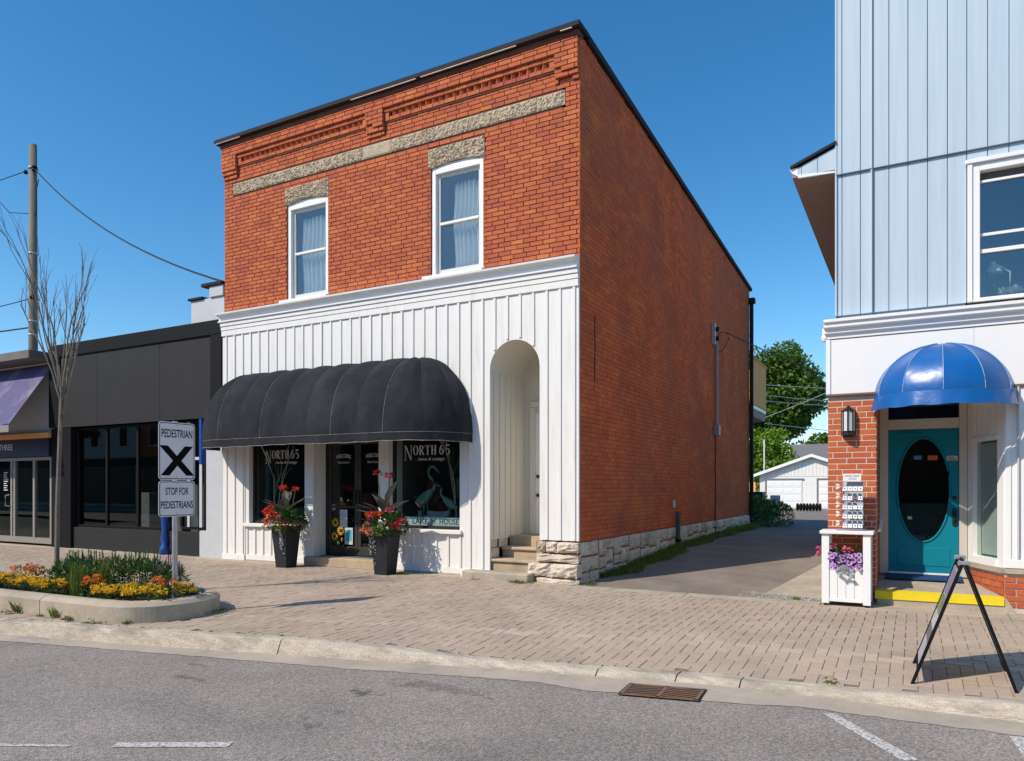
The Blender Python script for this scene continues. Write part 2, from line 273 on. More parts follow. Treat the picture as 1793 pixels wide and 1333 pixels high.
# ------------------------------------------------------------------ mesh helpers
class MB:
    def __init__(s): s.v = []; s.f = []
    def add(s, vs, fs):
        o = len(s.v); s.v += [tuple(p) for p in vs]; s.f += [tuple(i + o for i in q) for q in fs]; return s
    def box(s, x0, x1, y0, y1, z0, z1):
        return s.add([(x0, y0, z0), (x1, y0, z0), (x1, y1, z0), (x0, y1, z0), (x0, y0, z1), (x1, y0, z1), (x1, y1, z1), (x0, y1, z1)],
                     [(0, 3, 2, 1), (4, 5, 6, 7), (0, 1, 5, 4), (1, 2, 6, 5), (2, 3, 7, 6), (3, 0, 4, 7)])
    def hexa(s, p): return s.add(p, [(0, 3, 2, 1), (4, 5, 6, 7), (0, 1, 5, 4), (1, 2, 6, 5), (2, 3, 7, 6), (3, 0, 4, 7)])
    def bbox(s, x0, x1, y0, y1, z0, z1, b=0.004):
        """box with bevelled edges on all sides (24 verts)"""
        vs = []; idx = {}
        X = (x0, x1); Y = (y0, y1); Z = (z0, z1)
        for i in (0, 1):
            for j in (0, 1):
                for k in (0, 1):
                    sx = b if i == 0 else -b; sy = b if j == 0 else -b; sz = b if k == 0 else -b
                    idx[i, j, k, 'x'] = len(vs); vs.append((X[i], Y[j] + sy, Z[k] + sz))
                    idx[i, j, k, 'y'] = len(vs); vs.append((X[i] + sx, Y[j], Z[k] + sz))
                    idx[i, j, k, 'z'] = len(vs); vs.append((X[i] + sx, Y[j] + sy, Z[k]))
        f = []
        def q(*a): f.append(tuple(idx[c] for c in a))
        q((0,0,0,'x'),(0,0,1,'x'),(0,1,1,'x'),(0,1,0,'x')); q((1,0,0,'x'),(1,1,0,'x'),(1,1,1,'x'),(1,0,1,'x'))
        q((0,0,0,'y'),(1,0,0,'y'),(1,0,1,'y'),(0,0,1,'y')); q((0,1,0,'y'),(0,1,1,'y'),(1,1,1,'y'),(1,1,0,'y'))
        q((0,0,0,'z'),(0,1,0,'z'),(1,1,0,'z'),(1,0,0,'z')); q((0,0,1,'z'),(1,0,1,'z'),(1,1,1,'z'),(0,1,1,'z'))
        for k in (0, 1):
            for j in (0, 1):
                q((0,j,k,'y'),(1,j,k,'y'),(1,j,k,'z'),(0,j,k,'z')); q((j,0,k,'x'),(j,1,k,'x'),(j,1,k,'z'),(j,0,k,'z')); q((j,k,0,'x'),(j,k,1,'x'),(j,k,1,'y'),(j,k,0,'y'))
        for i in (0, 1):
            for j in (0, 1):
                for k in (0, 1): q((i,j,k,'x'),(i,j,k,'y'),(i,j,k,'z'))
        return s.add(vs, f)
    def quad(s, a, b, c, d): return s.add([a, b, c, d], [(0, 1, 2, 3)])
    def prism(s, poly, ext):
        """poly: list of 3D points, ext: extrusion vector"""
        n = len(poly); e = Vector(ext)
        vs = [Vector(p) for p in poly] + [Vector(p) + e for p in poly]
        fs = [tuple(range(n - 1, -1, -1)), tuple(range(n, 2 * n))] + [(i, (i + 1) % n, n + (i + 1) % n, n + i) for i in range(n)]
        return s.add(vs, fs)
    def tube(s, pts, r, n=6, r2=None, cap=True):
        pts = [Vector(p) for p in pts]; m = len(pts); o = len(s.v)
        for i, p in enumerate(pts):
            t = (pts[min(i + 1, m - 1)] - pts[max(i - 1, 0)]).normalized()
            a = t.orthogonal().normalized() if abs(t.z) > 0.99 else Vector((0, 0, 1)).cross(t).normalized()
            b = t.cross(a); rr = r if r2 is None else r + (r2 - r) * i / max(1, m - 1)
            for k in range(n):
                q = p + (a * cos(2 * pi * k / n) + b * sin(2 * pi * k / n)) * rr; s.v.append(tuple(q))
        for i in range(m - 1):
            for k in range(n):
                s.f.append((o + i * n + k, o + i * n + (k + 1) % n, o + (i + 1) * n + (k + 1) % n, o + (i + 1) * n + k))
        if cap: s.f.append(tuple(o + k for k in range(n - 1, -1, -1))); s.f.append(tuple(o + (m - 1) * n + k for k in range(n)))
        return s
    def lathe(s, prof, c, n=16):
        o = len(s.v)
        for (r, z) in prof:
            for k in range(n): s.v.append((c[0] + r * cos(2 * pi * k / n), c[1] + r * sin(2 * pi * k / n), c[2] + z))
        for i in range(len(prof) - 1):
            for k in range(n): s.f.append((o + i * n + k, o + i * n + (k + 1) % n, o + (i + 1) * n + (k + 1) % n, o + (i + 1) * n + k))
        s.f.append(tuple(o + k for k in range(n - 1, -1, -1))); s.f.append(tuple(o + (len(prof) - 1) * n + k for k in range(n)))
        return s
    def grid(s, fn, nu, nv):
        o = len(s.v)
        for j in range(nv + 1):
            for i in range(nu + 1): s.v.append(tuple(fn(i / nu, j / nv)))
        for j in range(nv):
            for i in range(nu):
                a = o + j * (nu + 1) + i; s.f.append((a, a + 1, a + nu + 2, a + nu + 1))
        return s
    def leaf(s, p, d, up, l, w, bend=0.2):
        """pointed leaf along d, 4 quads"""
        d = Vector(d).normalized(); sd = d.cross(Vector(up)); sd = sd.normalized() if sd.length > 1e-4 else d.orthogonal().normalized()
        n = sd.cross(d).normalized(); p = Vector(p); o = len(s.v)
        for t, ww in ((0, 0.12), (0.3, 0.9), (0.62, 0.8), (1, 0.02)):
            c = p + d * (l * t) - n * (bend * l * t * t)
            for k in (-1, 0, 1): s.v.append(tuple(c + sd * (k * w * 0.5 * ww) + n * (abs(k) * w * 0.12 * ww)))
        for i in range(3):
            for k in range(2): a = o + i * 3 + k; s.f.append((a, a + 1, a + 4, a + 3))
        return s
    def leafq(s, p, d, up, l, w):
        d = Vector(d).normalized(); sd = d.cross(Vector(up)); sd = sd.normalized() if sd.length > 1e-4 else d.orthogonal().normalized()
        p = Vector(p)
        return s.add([p, p + d * l * 0.45 + sd * w * 0.5, p + d * l, p + d * l * 0.45 - sd * w * 0.5], [(0, 1, 2, 3)])

def mesh(name, mb, mat, off=(0, 0, 0), smooth=False):
    me = bpy.data.meshes.new(name)
    ox, oy, oz = off
    me.from_pydata([(x - ox, y - oy, z - oz) for x, y, z in mb.v], [], mb.f)
    me.materials.append(mat)
    if smooth:
        me.polygons.foreach_set('use_smooth', [True] * len(me.polygons))
    me.update(); return me
def org(p):
    o = Vector((0, 0, 0))
    while p is not None: o += p.location; p = p.parent
    return o
def part(name, mb, mat, parent=None, smooth=False, loc=None, kind=None, label=None):
    """link one mesh object; geometry is given in world coordinates"""
    pw = org(parent)
    if loc is None: loc = pw if parent is not None else Vector((0, 0, 0))
    loc = Vector(loc)
    ob = bpy.data.objects.new(name, mesh(name, mb, mat, loc, smooth)); COL.objects.link(ob)
    ob.location = loc - pw
    if parent is not None: ob.parent = parent
    if kind: ob['kind'] = kind
    if label: ob['label'] = label
    return ob
def thing(name, label, cat, loc=(0, 0, 0), group=None):
    o = bpy.data.objects.new(name, None); COL.objects.link(o); o.location = loc; o.empty_display_size = 0.3
    o['label'] = label; o['category'] = cat
    if group: o['group'] = group
    return o
def tag(o, label, cat, group=None):
    o['label'] = label; o['category'] = cat
    if group: o['group'] = group
    return o
def solo(name, mb, mat, label, cat, loc, group=None, smooth=False):
    return tag(part(name, mb, mat, None, smooth, loc), label, cat, group)
def structure(name, mb, mat, smooth=False):
    return part(name, mb, mat, None, smooth, None, 'structure')
_unit = {}
def piece(name, me, parent, loc, scale=(1, 1, 1), rot=(0, 0, 0)):
    ob = bpy.data.objects.new(name, me); COL.objects.link(ob)
    ob.parent = parent; ob.location = Vector(loc) - org(parent); ob.scale = scale; ob.rotation_euler = rot
    return ob
def text(mb, s, o, u, v, size, wid=None, center=True, shear=0, arc=0, thick=0.0015, spacing=1.0, bold=0.0):
    """flat lettering as mesh: o = origin (3D), u,v = axes, size = cap height, wid = total width"""
    cu = bpy.data.curves.new('t', 'FONT'); cu.body = s; cu.size = 1.0; cu.shear = shear; cu.space_character = spacing; cu.offset = bold
    cu.resolution_u = 3; cu.fill_mode = 'FRONT'
    ob = bpy.data.objects.new('t', cu); COL.objects.link(ob)
    dg = bpy.context.evaluated_depsgraph_get()
    me = bpy.data.meshes.new_from_object(ob.evaluated_get(dg))
    P = [p.co.copy() for p in me.vertices]; F = [tuple(f.vertices) for f in me.polygons]
    bpy.data.objects.remove(ob); bpy.data.curves.remove(cu); bpy.data.meshes.remove(me)
    if not P: return mb
    x0 = min(p.x for p in P); x1 = max(p.x for p in P); h = 0.72
    sx = size / h if wid is None else wid / (x1 - x0); sy = size / h
    O = Vector(o); u = Vector(u); v = Vector(v); n = u.cross(v).normalized()
    vs = []
    for p in P:
        x = (p.x - (x0 + x1) / 2) * sx if center else (p.x - x0) * sx
        y = p.y * sy
        if arc: y -= arc * x * x
        vs.append(O + u * x + v * y)
    return mb.add(vs, F)

# ================================================================== GROUND
def smooth(a, b, x):
    t = min(1, max(0, (x - a) / (b - a))); return t * t * (3 - 2 * t)
KERB = [(-120, -16.0), (-40, -13.0), (-20, -8.9), (-10, -6.95), (-4.35, -5.77), (-2.47, -5.37), (-0.94, -5.0), (-0.06, -4.8), (1.05, -4.51), (2.0, -4.31), (2.86, -4.12), (3.6, -4.06), (5.03, -4.03), (9, -3.95), (30, -3.7)]
def yk(x):
    for (a, b), (c, d) in zip(KERB, KERB[1:]):
        if a <= x <= c: return b + (d - b) * (x - a) / (c - a)
    return KERB[-1][1]
def dip(x): return 0.085 * smooth(-0.6, 1.3, x) * (1 - 0.75 * smooth(3.3, 5.6, x))
def zs(x, y):
    """height of the pavement: level by the shops, falling a little to the kerb, dropped at the crossing"""
    k = yk(x); t = smooth(k + 2.6, k, y)
    return -0.02 * t - dip(x) * smooth(k + 1.5, k + 0.05, y) if y > k else -0.02 - dip(x)
def zd(x, y):
    """height of the driveway"""
    return 0.21 * smooth(-0.2, 5.5, y) - 0.25 * smooth(13, 40, y)
ZR = -0.16
mb = MB().quad((-400, -400, -0.30), (400, -400, -0.30), (400, 600, -0.30), (-400, 600, -0.30))
structure('ground', mb, M('far ground', (0.12, 0.13, 0.06), 0.95, 0.3, 0.2, 0.2, 5))
xs = [-120, -40, -30, -20, -14, -10, -7, -4.35, -2.47, -0.94, -0.06, 1.05, 2, 2.86, 3.6, 5.03, 7, 9, 14, 30]
mb = MB()
for a, b in zip(xs, xs[1:]): mb.quad((a, -60, ZR), (b, -60, ZR), (b, yk(b) - 0.20, ZR), (a, yk(a) - 0.20, ZR))
structure('road', mb, ASPH)
# gutter pan, a concrete strip along the kerb (opened at the storm drain)
mb = MB(); xf = [-20 + i * 0.07 for i in range(560)]
random.seed(3); GJ = {}
def gw(x):
    k = round(x, 2)
    if k not in GJ: GJ[k] = U(-.014, .014)
    return GJ[k] + 0.16 + 0.07 * smooth(-3, 0.5, x) + 0.12 * smooth(1.6, 2.2, x) * (1 - smooth(3.1, 3.7, x))
for a, b in zip(xf, xf[1:]):
    mb.quad((a, yk(a) - gw(a) - 0.1, ZR + 0.004), (b, yk(b) - gw(b) - 0.1, ZR + 0.004), (b, yk(b) + 0.02, ZR + 0.012), (a, yk(a) + 0.02, ZR + 0.012))
structure('gutter', mb, GUTTER)
# kerb stones, each its own length with an painted joint shade
kerb = bpy.data.objects.new('kerb', None); COL.objects.link(kerb); kerb['kind'] = 'structure'
joints = [-24, -20.5, -17, -13.6, -10.4, -7.4, -4.36, -0.95, 2.02, 2.66, 3.16, 6.3, 9.4, 12.5]
for a, b in zip(joints, joints[1:]):
    mb = MB(); n = max(2, int((b - a) / 0.16)); prof = []
    for i in range(n + 1):
        x = a + 0.006 + (b - a - 0.012) * i / n
        k = yk(x); zt = zs(x, k) + 0.004 + U(-.003, .003); w = 0.17; e = U(-.006, .006)
        prof.append([(x, k + w, zt - 0.3), (x, k + w, zt - 0.002), (x, k + w - 0.01, zt), (x, k + 0.045 + e, zt), (x, k + 0.015 + e, zt - 0.012), (x, k - 0.02 + e, ZR + 0.01 + (zt - ZR) * 0.25), (x, k - 0.05, ZR - 0.05)])
    m = len(prof[0])
    for i in range(n):
        for j in range(m - 1): mb.quad(prof[i][j], prof[i + 1][j], prof[i + 1][j + 1], prof[i][j + 1])
    mb.add(prof[0], [tuple(range(m))]); mb.add(prof[-1], [tuple(range(m - 1, -1, -1))])
    part('kerb_stone', mb, CURBM, kerb)

# pavement bed and pavers
side = bpy.data.objects.new('sidewalk', None); COL.objects.link(side); side['kind'] = 'structure'
mb = MB()
for i in range(-96, 60):
    a, b = i * 0.25, (i + 1) * 0.25
    for j in range(10):
        def pt(x, t): y = yk(x) + 0.16 + (0.30 - yk(x) - 0.16) * t; return (x, y, zs(x, y) - 0.008)
        mb.quad(pt(a, j / 10), pt(b, j / 10), pt(b, (j + 1) / 10), pt(a, (j + 1) / 10))
part('joint_bed', mb, JOINT, side)
PLX0, PLX1, PLY0, PLY1 = -12.0, -2.68, -5.28, -3.92       # raised bed outline (rounded right end)
def in_bed(x, y):
    k0 = PLY0 + (x + 2.7) * 0.06 if x < -2.7 else PLY0
    if x < PLX0 or x > PLX1: return False
    if y < k0 - 0.02 or y > PLY1 + 0.02: return False
    cx_ = PLX1 - 0.62; cy = (PLY0 + PLY1) / 2
    if x > cx_: return ((x - cx_) / 0.62) ** 2 + ((y - cy) / 0.68) ** 2 < 1.0
    return True
STRIPX = [(-40, 0.0, -0.16), (0.0, 3.42, -0.46), (3.42, 40, -0.36)]
def yback(x): return -0.20 if x < -1.86 else (-0.36 if x < 0.02 else -0.44)
pcs = []; w = 0.1
def rowline(x): return yk(x) + 1.05
for ix in range(-230, 140):
    for iy in range(-95, 0):
        x, y = ix * w, iy * w
        xc = x + w
        k = yk(x + w) + 0.185
        md = (ix - iy) % 4
        if md == 0: r = [x, x + 2 * w, y, y + w]
        elif md == 3: r = [x, x + w, y, y + 2 * w]
        else: continue
        if r[2] < k - 0.12 or r[3] > yback(xc) + 0.1: continue
        if r[2] < k: r[2] = k
        if r[3] > yback(xc): r[3] = yback(xc)
        if r[3] - r[2] < 0.025: continue
        mx, my = (r[0] + r[1]) / 2, (r[2] + r[3]) / 2
        if in_bed(mx, my): continue
        if mx < -9 and (mx < -22 or my > 1): continue
        rl = rowline(mx)
        if abs(my - rl) < 0.055 and mx > -3.5: pcs.append((r, 1))
        else: pcs.append((r, 0))
pcs.sort(key=lambda q: ((q[0][0] - CAM.x) ** 2 + (q[0][2] - CAM.y) ** 2) - 3 * (q[0][1] - q[0][0]) * (q[0][3] - q[0][2]))
fwd = Vector((-sin(RAD(28.756)), cos(RAD(28.756)))); rgt = Vector((fwd.y, -fwd.x))
def pix(x, y, z):
    d = Vector((x - CAM.x, y - CAM.y)); dd = d.dot(fwd)
    if dd < 0.5: return None
    return (896.5 + 1282 * d.dot(rgt) / dd, 852 - 1282 * (z - CAM.z) / dd)
def inview(x, y, z):
    p = pix(x, y, z); return p is not None and 0 < p[0] < 1793 and 0 < p[1] < 1333
field = MB(); pale = MB(); cnt = 0
pm = {}
for kk, mt in ((0, PAVER), (1, PAVERL)):
    for key, (lx, ly) in {'h': (0.2, 0.1), 'v': (0.1, 0.2)}.items():
        q = MB().bbox(-lx / 2 + .002, lx / 2 - .002, -ly / 2 + .002, ly / 2 - .002, -0.05, 0.0, 0.003); pm[kk, key] = mesh('paver', q, mt)
for r, kind in pcs:
    g = 0.0014; mx, my = (r[0] + r[1]) / 2, (r[2] + r[3]) / 2
    full = abs((r[1] - r[0]) * (r[3] - r[2]) - 0.02) < 1e-6
    dz = U(-.0022, .0022); tx, ty = U(-.010, .010), U(-.010, .010)
    z0 = zs(mx, my)
    sx = (zs(mx + .05, my) - zs(mx - .05, my)) / .1; sy = (zs(mx, my + .05) - zs(mx, my - .05)) / .1
    if full and cnt < 300 and inview(mx, my, z0):
        piece('paver', pm[kind, 'h' if r[1] - r[0] > 0.15 else 'v'], side, (mx, my, z0 + dz), rot=(sy + tx, -sx + ty, U(-.008, .008))); cnt += 1
        continue
    def zz(x, y): return z0 + dz + (sx - ty) * (x - mx) + (sy + tx) * (y - my)
    a, b, c, d = r[0] + g, r[1] - g, r[2] + g, r[3] - g; e = 0.003
    dst = pale if kind else field
    top = [(a + e, c + e), (b - e, c + e), (b - e, d - e), (a + e, d - e)]; low = [(a, c), (b, c), (b, d), (a, d)]
    dst.add([(x, y, zz(x, y)) for x, y in top] + [(x, y, zz(x, y) - 0.018) for x, y in low], [(0, 1, 2, 3), (0, 4, 5, 1), (1, 5, 6, 2), (2, 6, 7, 3), (3, 7, 4, 0)])
part('paver_field', field, PAVER, side, kind='stuff'); part('pale_paver_field', pale, PAVERL, side, kind='stuff')
# concrete edge strips beside the shop fronts and across the driveway
for x0, x1, y0, y1 in ((-24, -7.75, -0.195, 0.29), (-7.74, -1.88, -0.195, 0.2), (-1.87, -0.0, -0.355, 0.25), (0.012, 1.68, -0.435, -0.205), (1.69, 3.36, -0.435, -0.20), (3.37, 5.3, -0.435, 0.2), (5.31, 14, -0.435, 0.2)):
    part('concrete_strip', MB().bbox(x0, x1, y0, y1, -0.12, 0.004, 0.004), CONC, side)
# driveway
mb = MB(); ys = [-0.2 + 0.4 * i for i in range(40)] + [16 + 3 * i for i in range(14)]
for a, b in zip(ys, ys[1:]):
    x0a, x0b = (0.0 if a < 12.9 else -9.0), (0.0 if a < 12.9 else -9.0)
    x1 = 3.6 if a < 9.5 else 14
    n = 6
    for i in range(n):
        xa = x0a + (x1 - x0a) * i / n; xb = x0a + (x1 - x0a) * (i + 1) / n
        mb.quad((xa, a, zd(xa, a) - .004), (xb, a, zd(xb, a) - .004), (xb, b, zd(xb, b) - .004), (xa, b, zd(xa, b) - .004))
structure('driveway', mb, DRIVE, True)
mb = MB(); pl = [(2.62, 0.28), (3.38, 0.12), (3.38, 5.2), (3.16, 4.6), (3.02, 3.5), (2.86, 2.2), (2.7, 1.0)]
mb.prism([(x, y, zd(x, y) - 0.05) for x, y in pl], (0, 0, 0.06)); structure('driveway_patch', mb, CONC)
# gravel beside the patch: loose stones
mb = MB()
for i in range(700):
    x, y = U(2.3, 3.4), U(-0.19, 0.34); s = U(.006, .016)
    if rnd() > 0.3 + 0.7 * smooth(2.2, 3.0, x): continue
    z = zd(x, y); mb.add([(x - s, y, z), (x, y - s, z), (x + s, y, z), (x, y + s, z), (x, y, z + s * .8)], [(0, 1, 4), (1, 2, 4), (2, 3, 4), (3, 0, 4)])
tag(part('gravel', mb, M('loose gravel', (0.3, 0.29, 0.27), 0.9, 0.1, 5, 0, ramp=[(0.22, .21, .2), (.42, .4, .37), (.3, .27, .23)]), None, kind='stuff'), 'loose grey gravel by the driveway concrete patch', 'gravel')
# road paint
for nm, p in (('road_marking', [(3.80, -4.47), (3.885, -4.44), (4.40, -5.16), (4.31, -5.215)]), ('road_marking', [(4.91, -4.40), (5.0, -4.38), (5.06, -4.95), (4.96, -4.96)]),
              ('road_marking', [(0.03, -7.305), (0.665, -6.965), (0.62, -6.88), (0.0, -7.235)]), ('road_marking', [(-0.62, -7.64), (-0.2, -7.43), (-0.22, -7.40), (-0.63, -7.60)]),
              ):
    mb = MB().add([(x, y, ZR + 0.004) for x, y in p], [(0, 1, 2, 3)]); structure(nm, mb, RPAINT)

# storm drain
d = thing('storm_drain', 'rusty iron storm drain grate set in the gutter', 'drain', (2.65, -4.56, ZR))
def gp(u, v, z): # u along kerb 0..1, v from road to kerb
    A = Vector((2.372, -4.745)); B = Vector((2.962, -4.625)); Cc = Vector((2.352, -4.41)); 
    p = A + (B - A) * u + (Cc - A) * v; return (p.x, p.y, z)
mb = MB().add([gp(-.01, -.01, ZR + 0.0125), gp(1.01, -.01, ZR + 0.0125), gp(1.01, 1.01, ZR + 0.0125), gp(-.01, 1.01, ZR + 0.0125)], [(0, 1, 2, 3)]); part('pit', mb, HOLE, d)
def gbar(u0, v0, u1, v1, w, z0, z1):
    a = Vector(gp(u0, v0, 0)); b = Vector(gp(u1, v1, 0)); t = (b - a).normalized(); n = Vector((-t.y, t.x, 0)) * w
    P = [a - n, b - n, b + n, a + n]; q = MB(); q.hexa([(p.x, p.y, z0) for p in P] + [(p.x, p.y, z1) for p in P]); return q
for a in ((0, 0.03, 1, 0.03), (0, .97, 1, .97), (.03, 0, .03, 1), (.97, 0, .97, 1), (.5, 0, .5, 1)):
    part('grate_frame', gbar(*a, 0.012, ZR + .013, ZR + .0165), RUST, d)
for i in range(6):
    v = 0.08 + i * 0.145
    part('grate_bar', gbar(.05, v, .48, min(.96, v + .13), 0.0085, ZR + .013, ZR + .0155), RUST, d)
    part('grate_bar', gbar(.52, min(.96, v + .13), .95, v, 0.0085, ZR + .013, ZR + .0155), RUST, d)

# ================================================================== BRICK SHOP
B = thing('brick_shop_building', 'two storey red brick shop building with white panelled storefront', 'building', (-3.86, 0, 0))
W_ = 7.72; DEP = 12.85
def slab(mb, x0, x1, z0, z1, y0, y1, holes):
    X = sorted({x0, x1, *[h[0] for h in holes], *[h[1] for h in holes]}); Z = sorted({z0, z1, *[h[2] for h in holes], *[h[3] for h in holes]})
    for a, b in zip(X, X[1:]):
        for c, d_ in zip(Z, Z[1:]):
            mx, mz = (a + b) / 2, (c + d_) / 2
            if any(h[0] < mx < h[1] and h[2] < mz < h[3] for h in holes): continue
            mb.box(a, b, y0, y1, c, d_)
WIN = [(-6.0, -4.985), (-2.70, -1.69)]; WZ0, WZ1 = 4.95, 6.80
LINT = [(-6.045, -4.965, 6.74, 7.07), (-2.755, -1.66, 6.74, 7.08)]
fw = MB(); slab(fw, -W_, -0.008, 4.55, 8.16, 0.012, 0.30, [(a, b, WZ0, WZ1) for a, b in WIN] + [(-7.30, -4.06, 7.80, 7.915), (-3.65, -0.41, 7.80, 7.915)])
fw.box(-7.35, -.36, 0.10, 0.29, 7.74, 7.96)
front = part('front_wall', fw, MORTAR, B)
# bricks of the front
CO = 0.0722; BL = 0.2255; J = 0.0052
BAND = (-7.47, -0.24, 7.215, 7.442)
BRK = [(-7.72, -7.31), (-4.05, -3.66), (-0.40, 0.0)]
def proud(x, z):
    """how far the corbelled courses stand out"""
    br = next((b for b in BRK if b[0] - .001 <= x <= b[1] + .001), None)
    if z > 8.0: return 0.085
    if br:
        if z > 7.79: return 0.085
        u = (x - br[0]) / (br[1] - br[0])
        if z > 7.72: return 0.085 if .25 < u else 0.05
        if z > 7.645: return 0.06
        if z > 7.575: return 0.03 if .55 < u or u < .3 else 0.0
        return 0.0
    if z > 7.915: return 0.045
    if z > 7.80: return -1          # dog-tooth course
    if z > 7.735: return 0.03
    return 0.0
fb = []
zr = 4.80; row = 0
zlist = []
while zr < 8.14:
    zlist.append((zr, min(zr + CO, 8.155))); zr += CO
for row, (za, zb) in enumerate(zlist):
    zm = (za + zb) / 2; x = -W_ - (BL / 2 if row % 2 else 0) - (0.06 if row % 7 == 3 else 0)
    hdr = False
    while x < 0:
        L_ = BL
        a, b = max(x, -W_), min(x + L_, 0.0); x += L_
        segs = [(a, b)]
        cuts = [(p, q) for p, q in WIN if WZ0 - .03 < zm < WZ1] + [(l[0], l[1]) for l in LINT if l[2] < zm < l[3]]
        if BAND[2] < zm < BAND[3]: cuts.append((BAND[0], BAND[1]))
        if zm > 7.56 and zm < 8.0:
            # break at the bracket edges
            ns = []
            for s0, s1 in segs:
                pts = sorted([s0, s1] + [e for br in BRK for e in br if s0 + .004 < e < s1 - .004]); ns += list(zip(pts, pts[1:]))
            segs = ns
        for c0, c1 in cuts:
            ns = []
            for s0, s1 in segs:
                if c1 <= s0 or c0 >= s1: ns.append((s0, s1)); continue
                if s0 < c0: ns.append((s0, c0))
                if s1 > c1: ns.append((c1, s1))
            segs = ns
        for s0, s1 in segs:
            if s1 - s0 < 0.03: continue
            pr = proud((s0 + s1) / 2, zm)
            if pr < 0: continue
            fb.append((s0, s1, za, zb, pr))
def camd(x, y, z): return (Vector((x, y, z)) - CAM).length
fb.sort(key=lambda q: camd((q[0] + q[1]) / 2, 0, q[2]) - (0 if q[1] - q[0] > .2 else -9))
bm_full = mesh('brick', MB().bbox(-(BL - 2 * J) / 2, (BL - 2 * J) / 2, 0, 0.06, -(CO - 2 * J) / 2, (CO - 2 * J) / 2, 0.003), BRICK)
mb = MB(); n = 0
for s0, s1, za, zb, pr in fb:
    y0 = -pr + U(-.0025, .0025); mx, mz = (s0 + s1) / 2, (za + zb) / 2
    if n < 300 and s1 - s0 > BL - .001 and zb - za > CO - .001:
        piece('brick', bm_full, front, (mx + U(-.001, .001), y0, mz + U(-.0012, .0012)), rot=(U(-.006, .006), U(-.006, .006), U(-.008, .008))); n += 1
    else:
        mb.bbox(s0 + J, s1 - J, y0, 0.05, za + J, zb - J, 0.003)
part('brickwork', mb, BRICK, front, kind='stuff')
# corbel backing so that the proud courses are solid
mb = MB().box(-W_ + .01, -.012, -0.068, 0.014, 8.005, 8.15)
for a, b in BRK: mb.box(a + .008, b - .008, -0.066, 0.014, 7.795, 8.003)
for (a, b), (c, d_) in zip(BRK, BRK[1:]): mb.box(b + .004, c - .004, -0.03, 0.014, 7.918, 8.002); mb.box(b + .004, c - .004, -0.016, 0.014, 7.738, 7.797)
part('corbel_backing', mb, MORTAR, front)
# dog-tooth bricks, set on the diagonal
h = 0.112
dt = MB(); dt.prism([(-.067, .032, 0), (0, -.038, 0), (.067, .032, 0), (0, .09, 0)], (0, 0, h)); dm = mesh('dogtooth_brick', dt, BRICK)
for (a, b), (c, d_) in zip(BRK, BRK[1:]):
    n = int((c - b - .22) / 0.137); x0 = (b + c) / 2 - (n - 1) * 0.0685
    for i in range(n): piece('dogtooth_brick', dm, front, (x0 + i * 0.137, 0.0, 7.8015))
    for e in (b + .05, c - .05): part('dogtooth_end', MB().bbox(e - .045, e + .045, -0.03, 0.05, 7.8015, 7.914, .003), BRICK, front)
    m_ = (b + c) / 2
    for zz, pr in ((7.9165, .045),):
        x = b + .004
        while x < c - .02: part('soldier_brick', MB().bbox(x + .002, min(x + .2255, c - .004) - .002, -pr, .02, zz, zz + .0245, .003), BRICK, front); x += .2255
# carved band and lintels: rough faced stone blocks
def rough_block(x0, x1, z0, z1, y, amp=0.02, arch=0.0, step=0.022, skew=0.0):
    q = MB(); nx = max(2, int((x1 - x0) / step)); nz = max(2, int((z1 - z0) / step))
    hh = [[0.0] * (nx + 1) for _ in range(nz + 1)]
    ph = U(0, 6); k1, k2 = U(60, 90), U(60, 90)
    for j in range(nz + 1):
        for i in range(nx + 1):
            x = x0 + (x1 - x0) * i / nx; z = z0 + (z1 - z0) * j / nz
            w = sin(k1 * x + 5 * sin(23 * z + ph) + ph) * sin(k2 * z + 4 * sin(31 * x + ph * 2))
            hh[j][i] = amp * (0.55 * w + U(-.45, .45))
    def zlow(u): return z0 + arch * (1 - (2 * u - 1) ** 2)
    def f(u, v):
        i, j = round(u * nx), round(v * nz)
        zl = zlow(u); e = 0 if 0 < i < nx and 0 < j < nz else 1
        return (x0 + (x1 - x0) * u, y - (0 if e else 0.012 + hh[j][i]), zl + (z1 - zl) * v)
    q.grid(f, nx, nz)
    vs = [(x0, y, zlow(0)), (x1, y, zlow(1)), (x1, y, z1), (x0, y, z1)]
    q.quad((x0, y, z1), (x1, y, z1), (x1, .05, z1), (x0, .05, z1)); q.quad((x0, .05, z0), (x0, y, z0), (x0, y, z1), (x0, .05, z1)); q.quad((x1, y, z0), (x1, .05, z0), (x1, .05, z1), (x1, y, z1))
    for i in range(nx):
        u, v_ = i / nx, (i + 1) / nx
        q.quad((x0 + (x1 - x0) * u, .2, zlow(u)), (x0 + (x1 - x0) * v_, .2, zlow(v_)), (x0 + (x1 - x0) * v_, y, zlow(v_)), (x0 + (x1 - x0) * u, y, zlow(u)))
    return q
ed = [-7.47, -6.78, -5.9, -5.3, -4.55, -4.16, -3.53, -2.62, -1.62, -0.72, -0.24]
for i, (a, b) in enumerate(zip(ed, ed[1:])):
    amp = 0.004 if i == 5 else 0.02
    part('band_stone', rough_block(a + .003, b - .003, BAND[2] + .003, BAND[3] - .003, -0.004, amp), STONE, front)
for l in LINT: part('lintel', rough_block(l[0], l[1], l[2] + .01, l[3] - .004, -0.008, 0.026, 0.055), STONE, front)
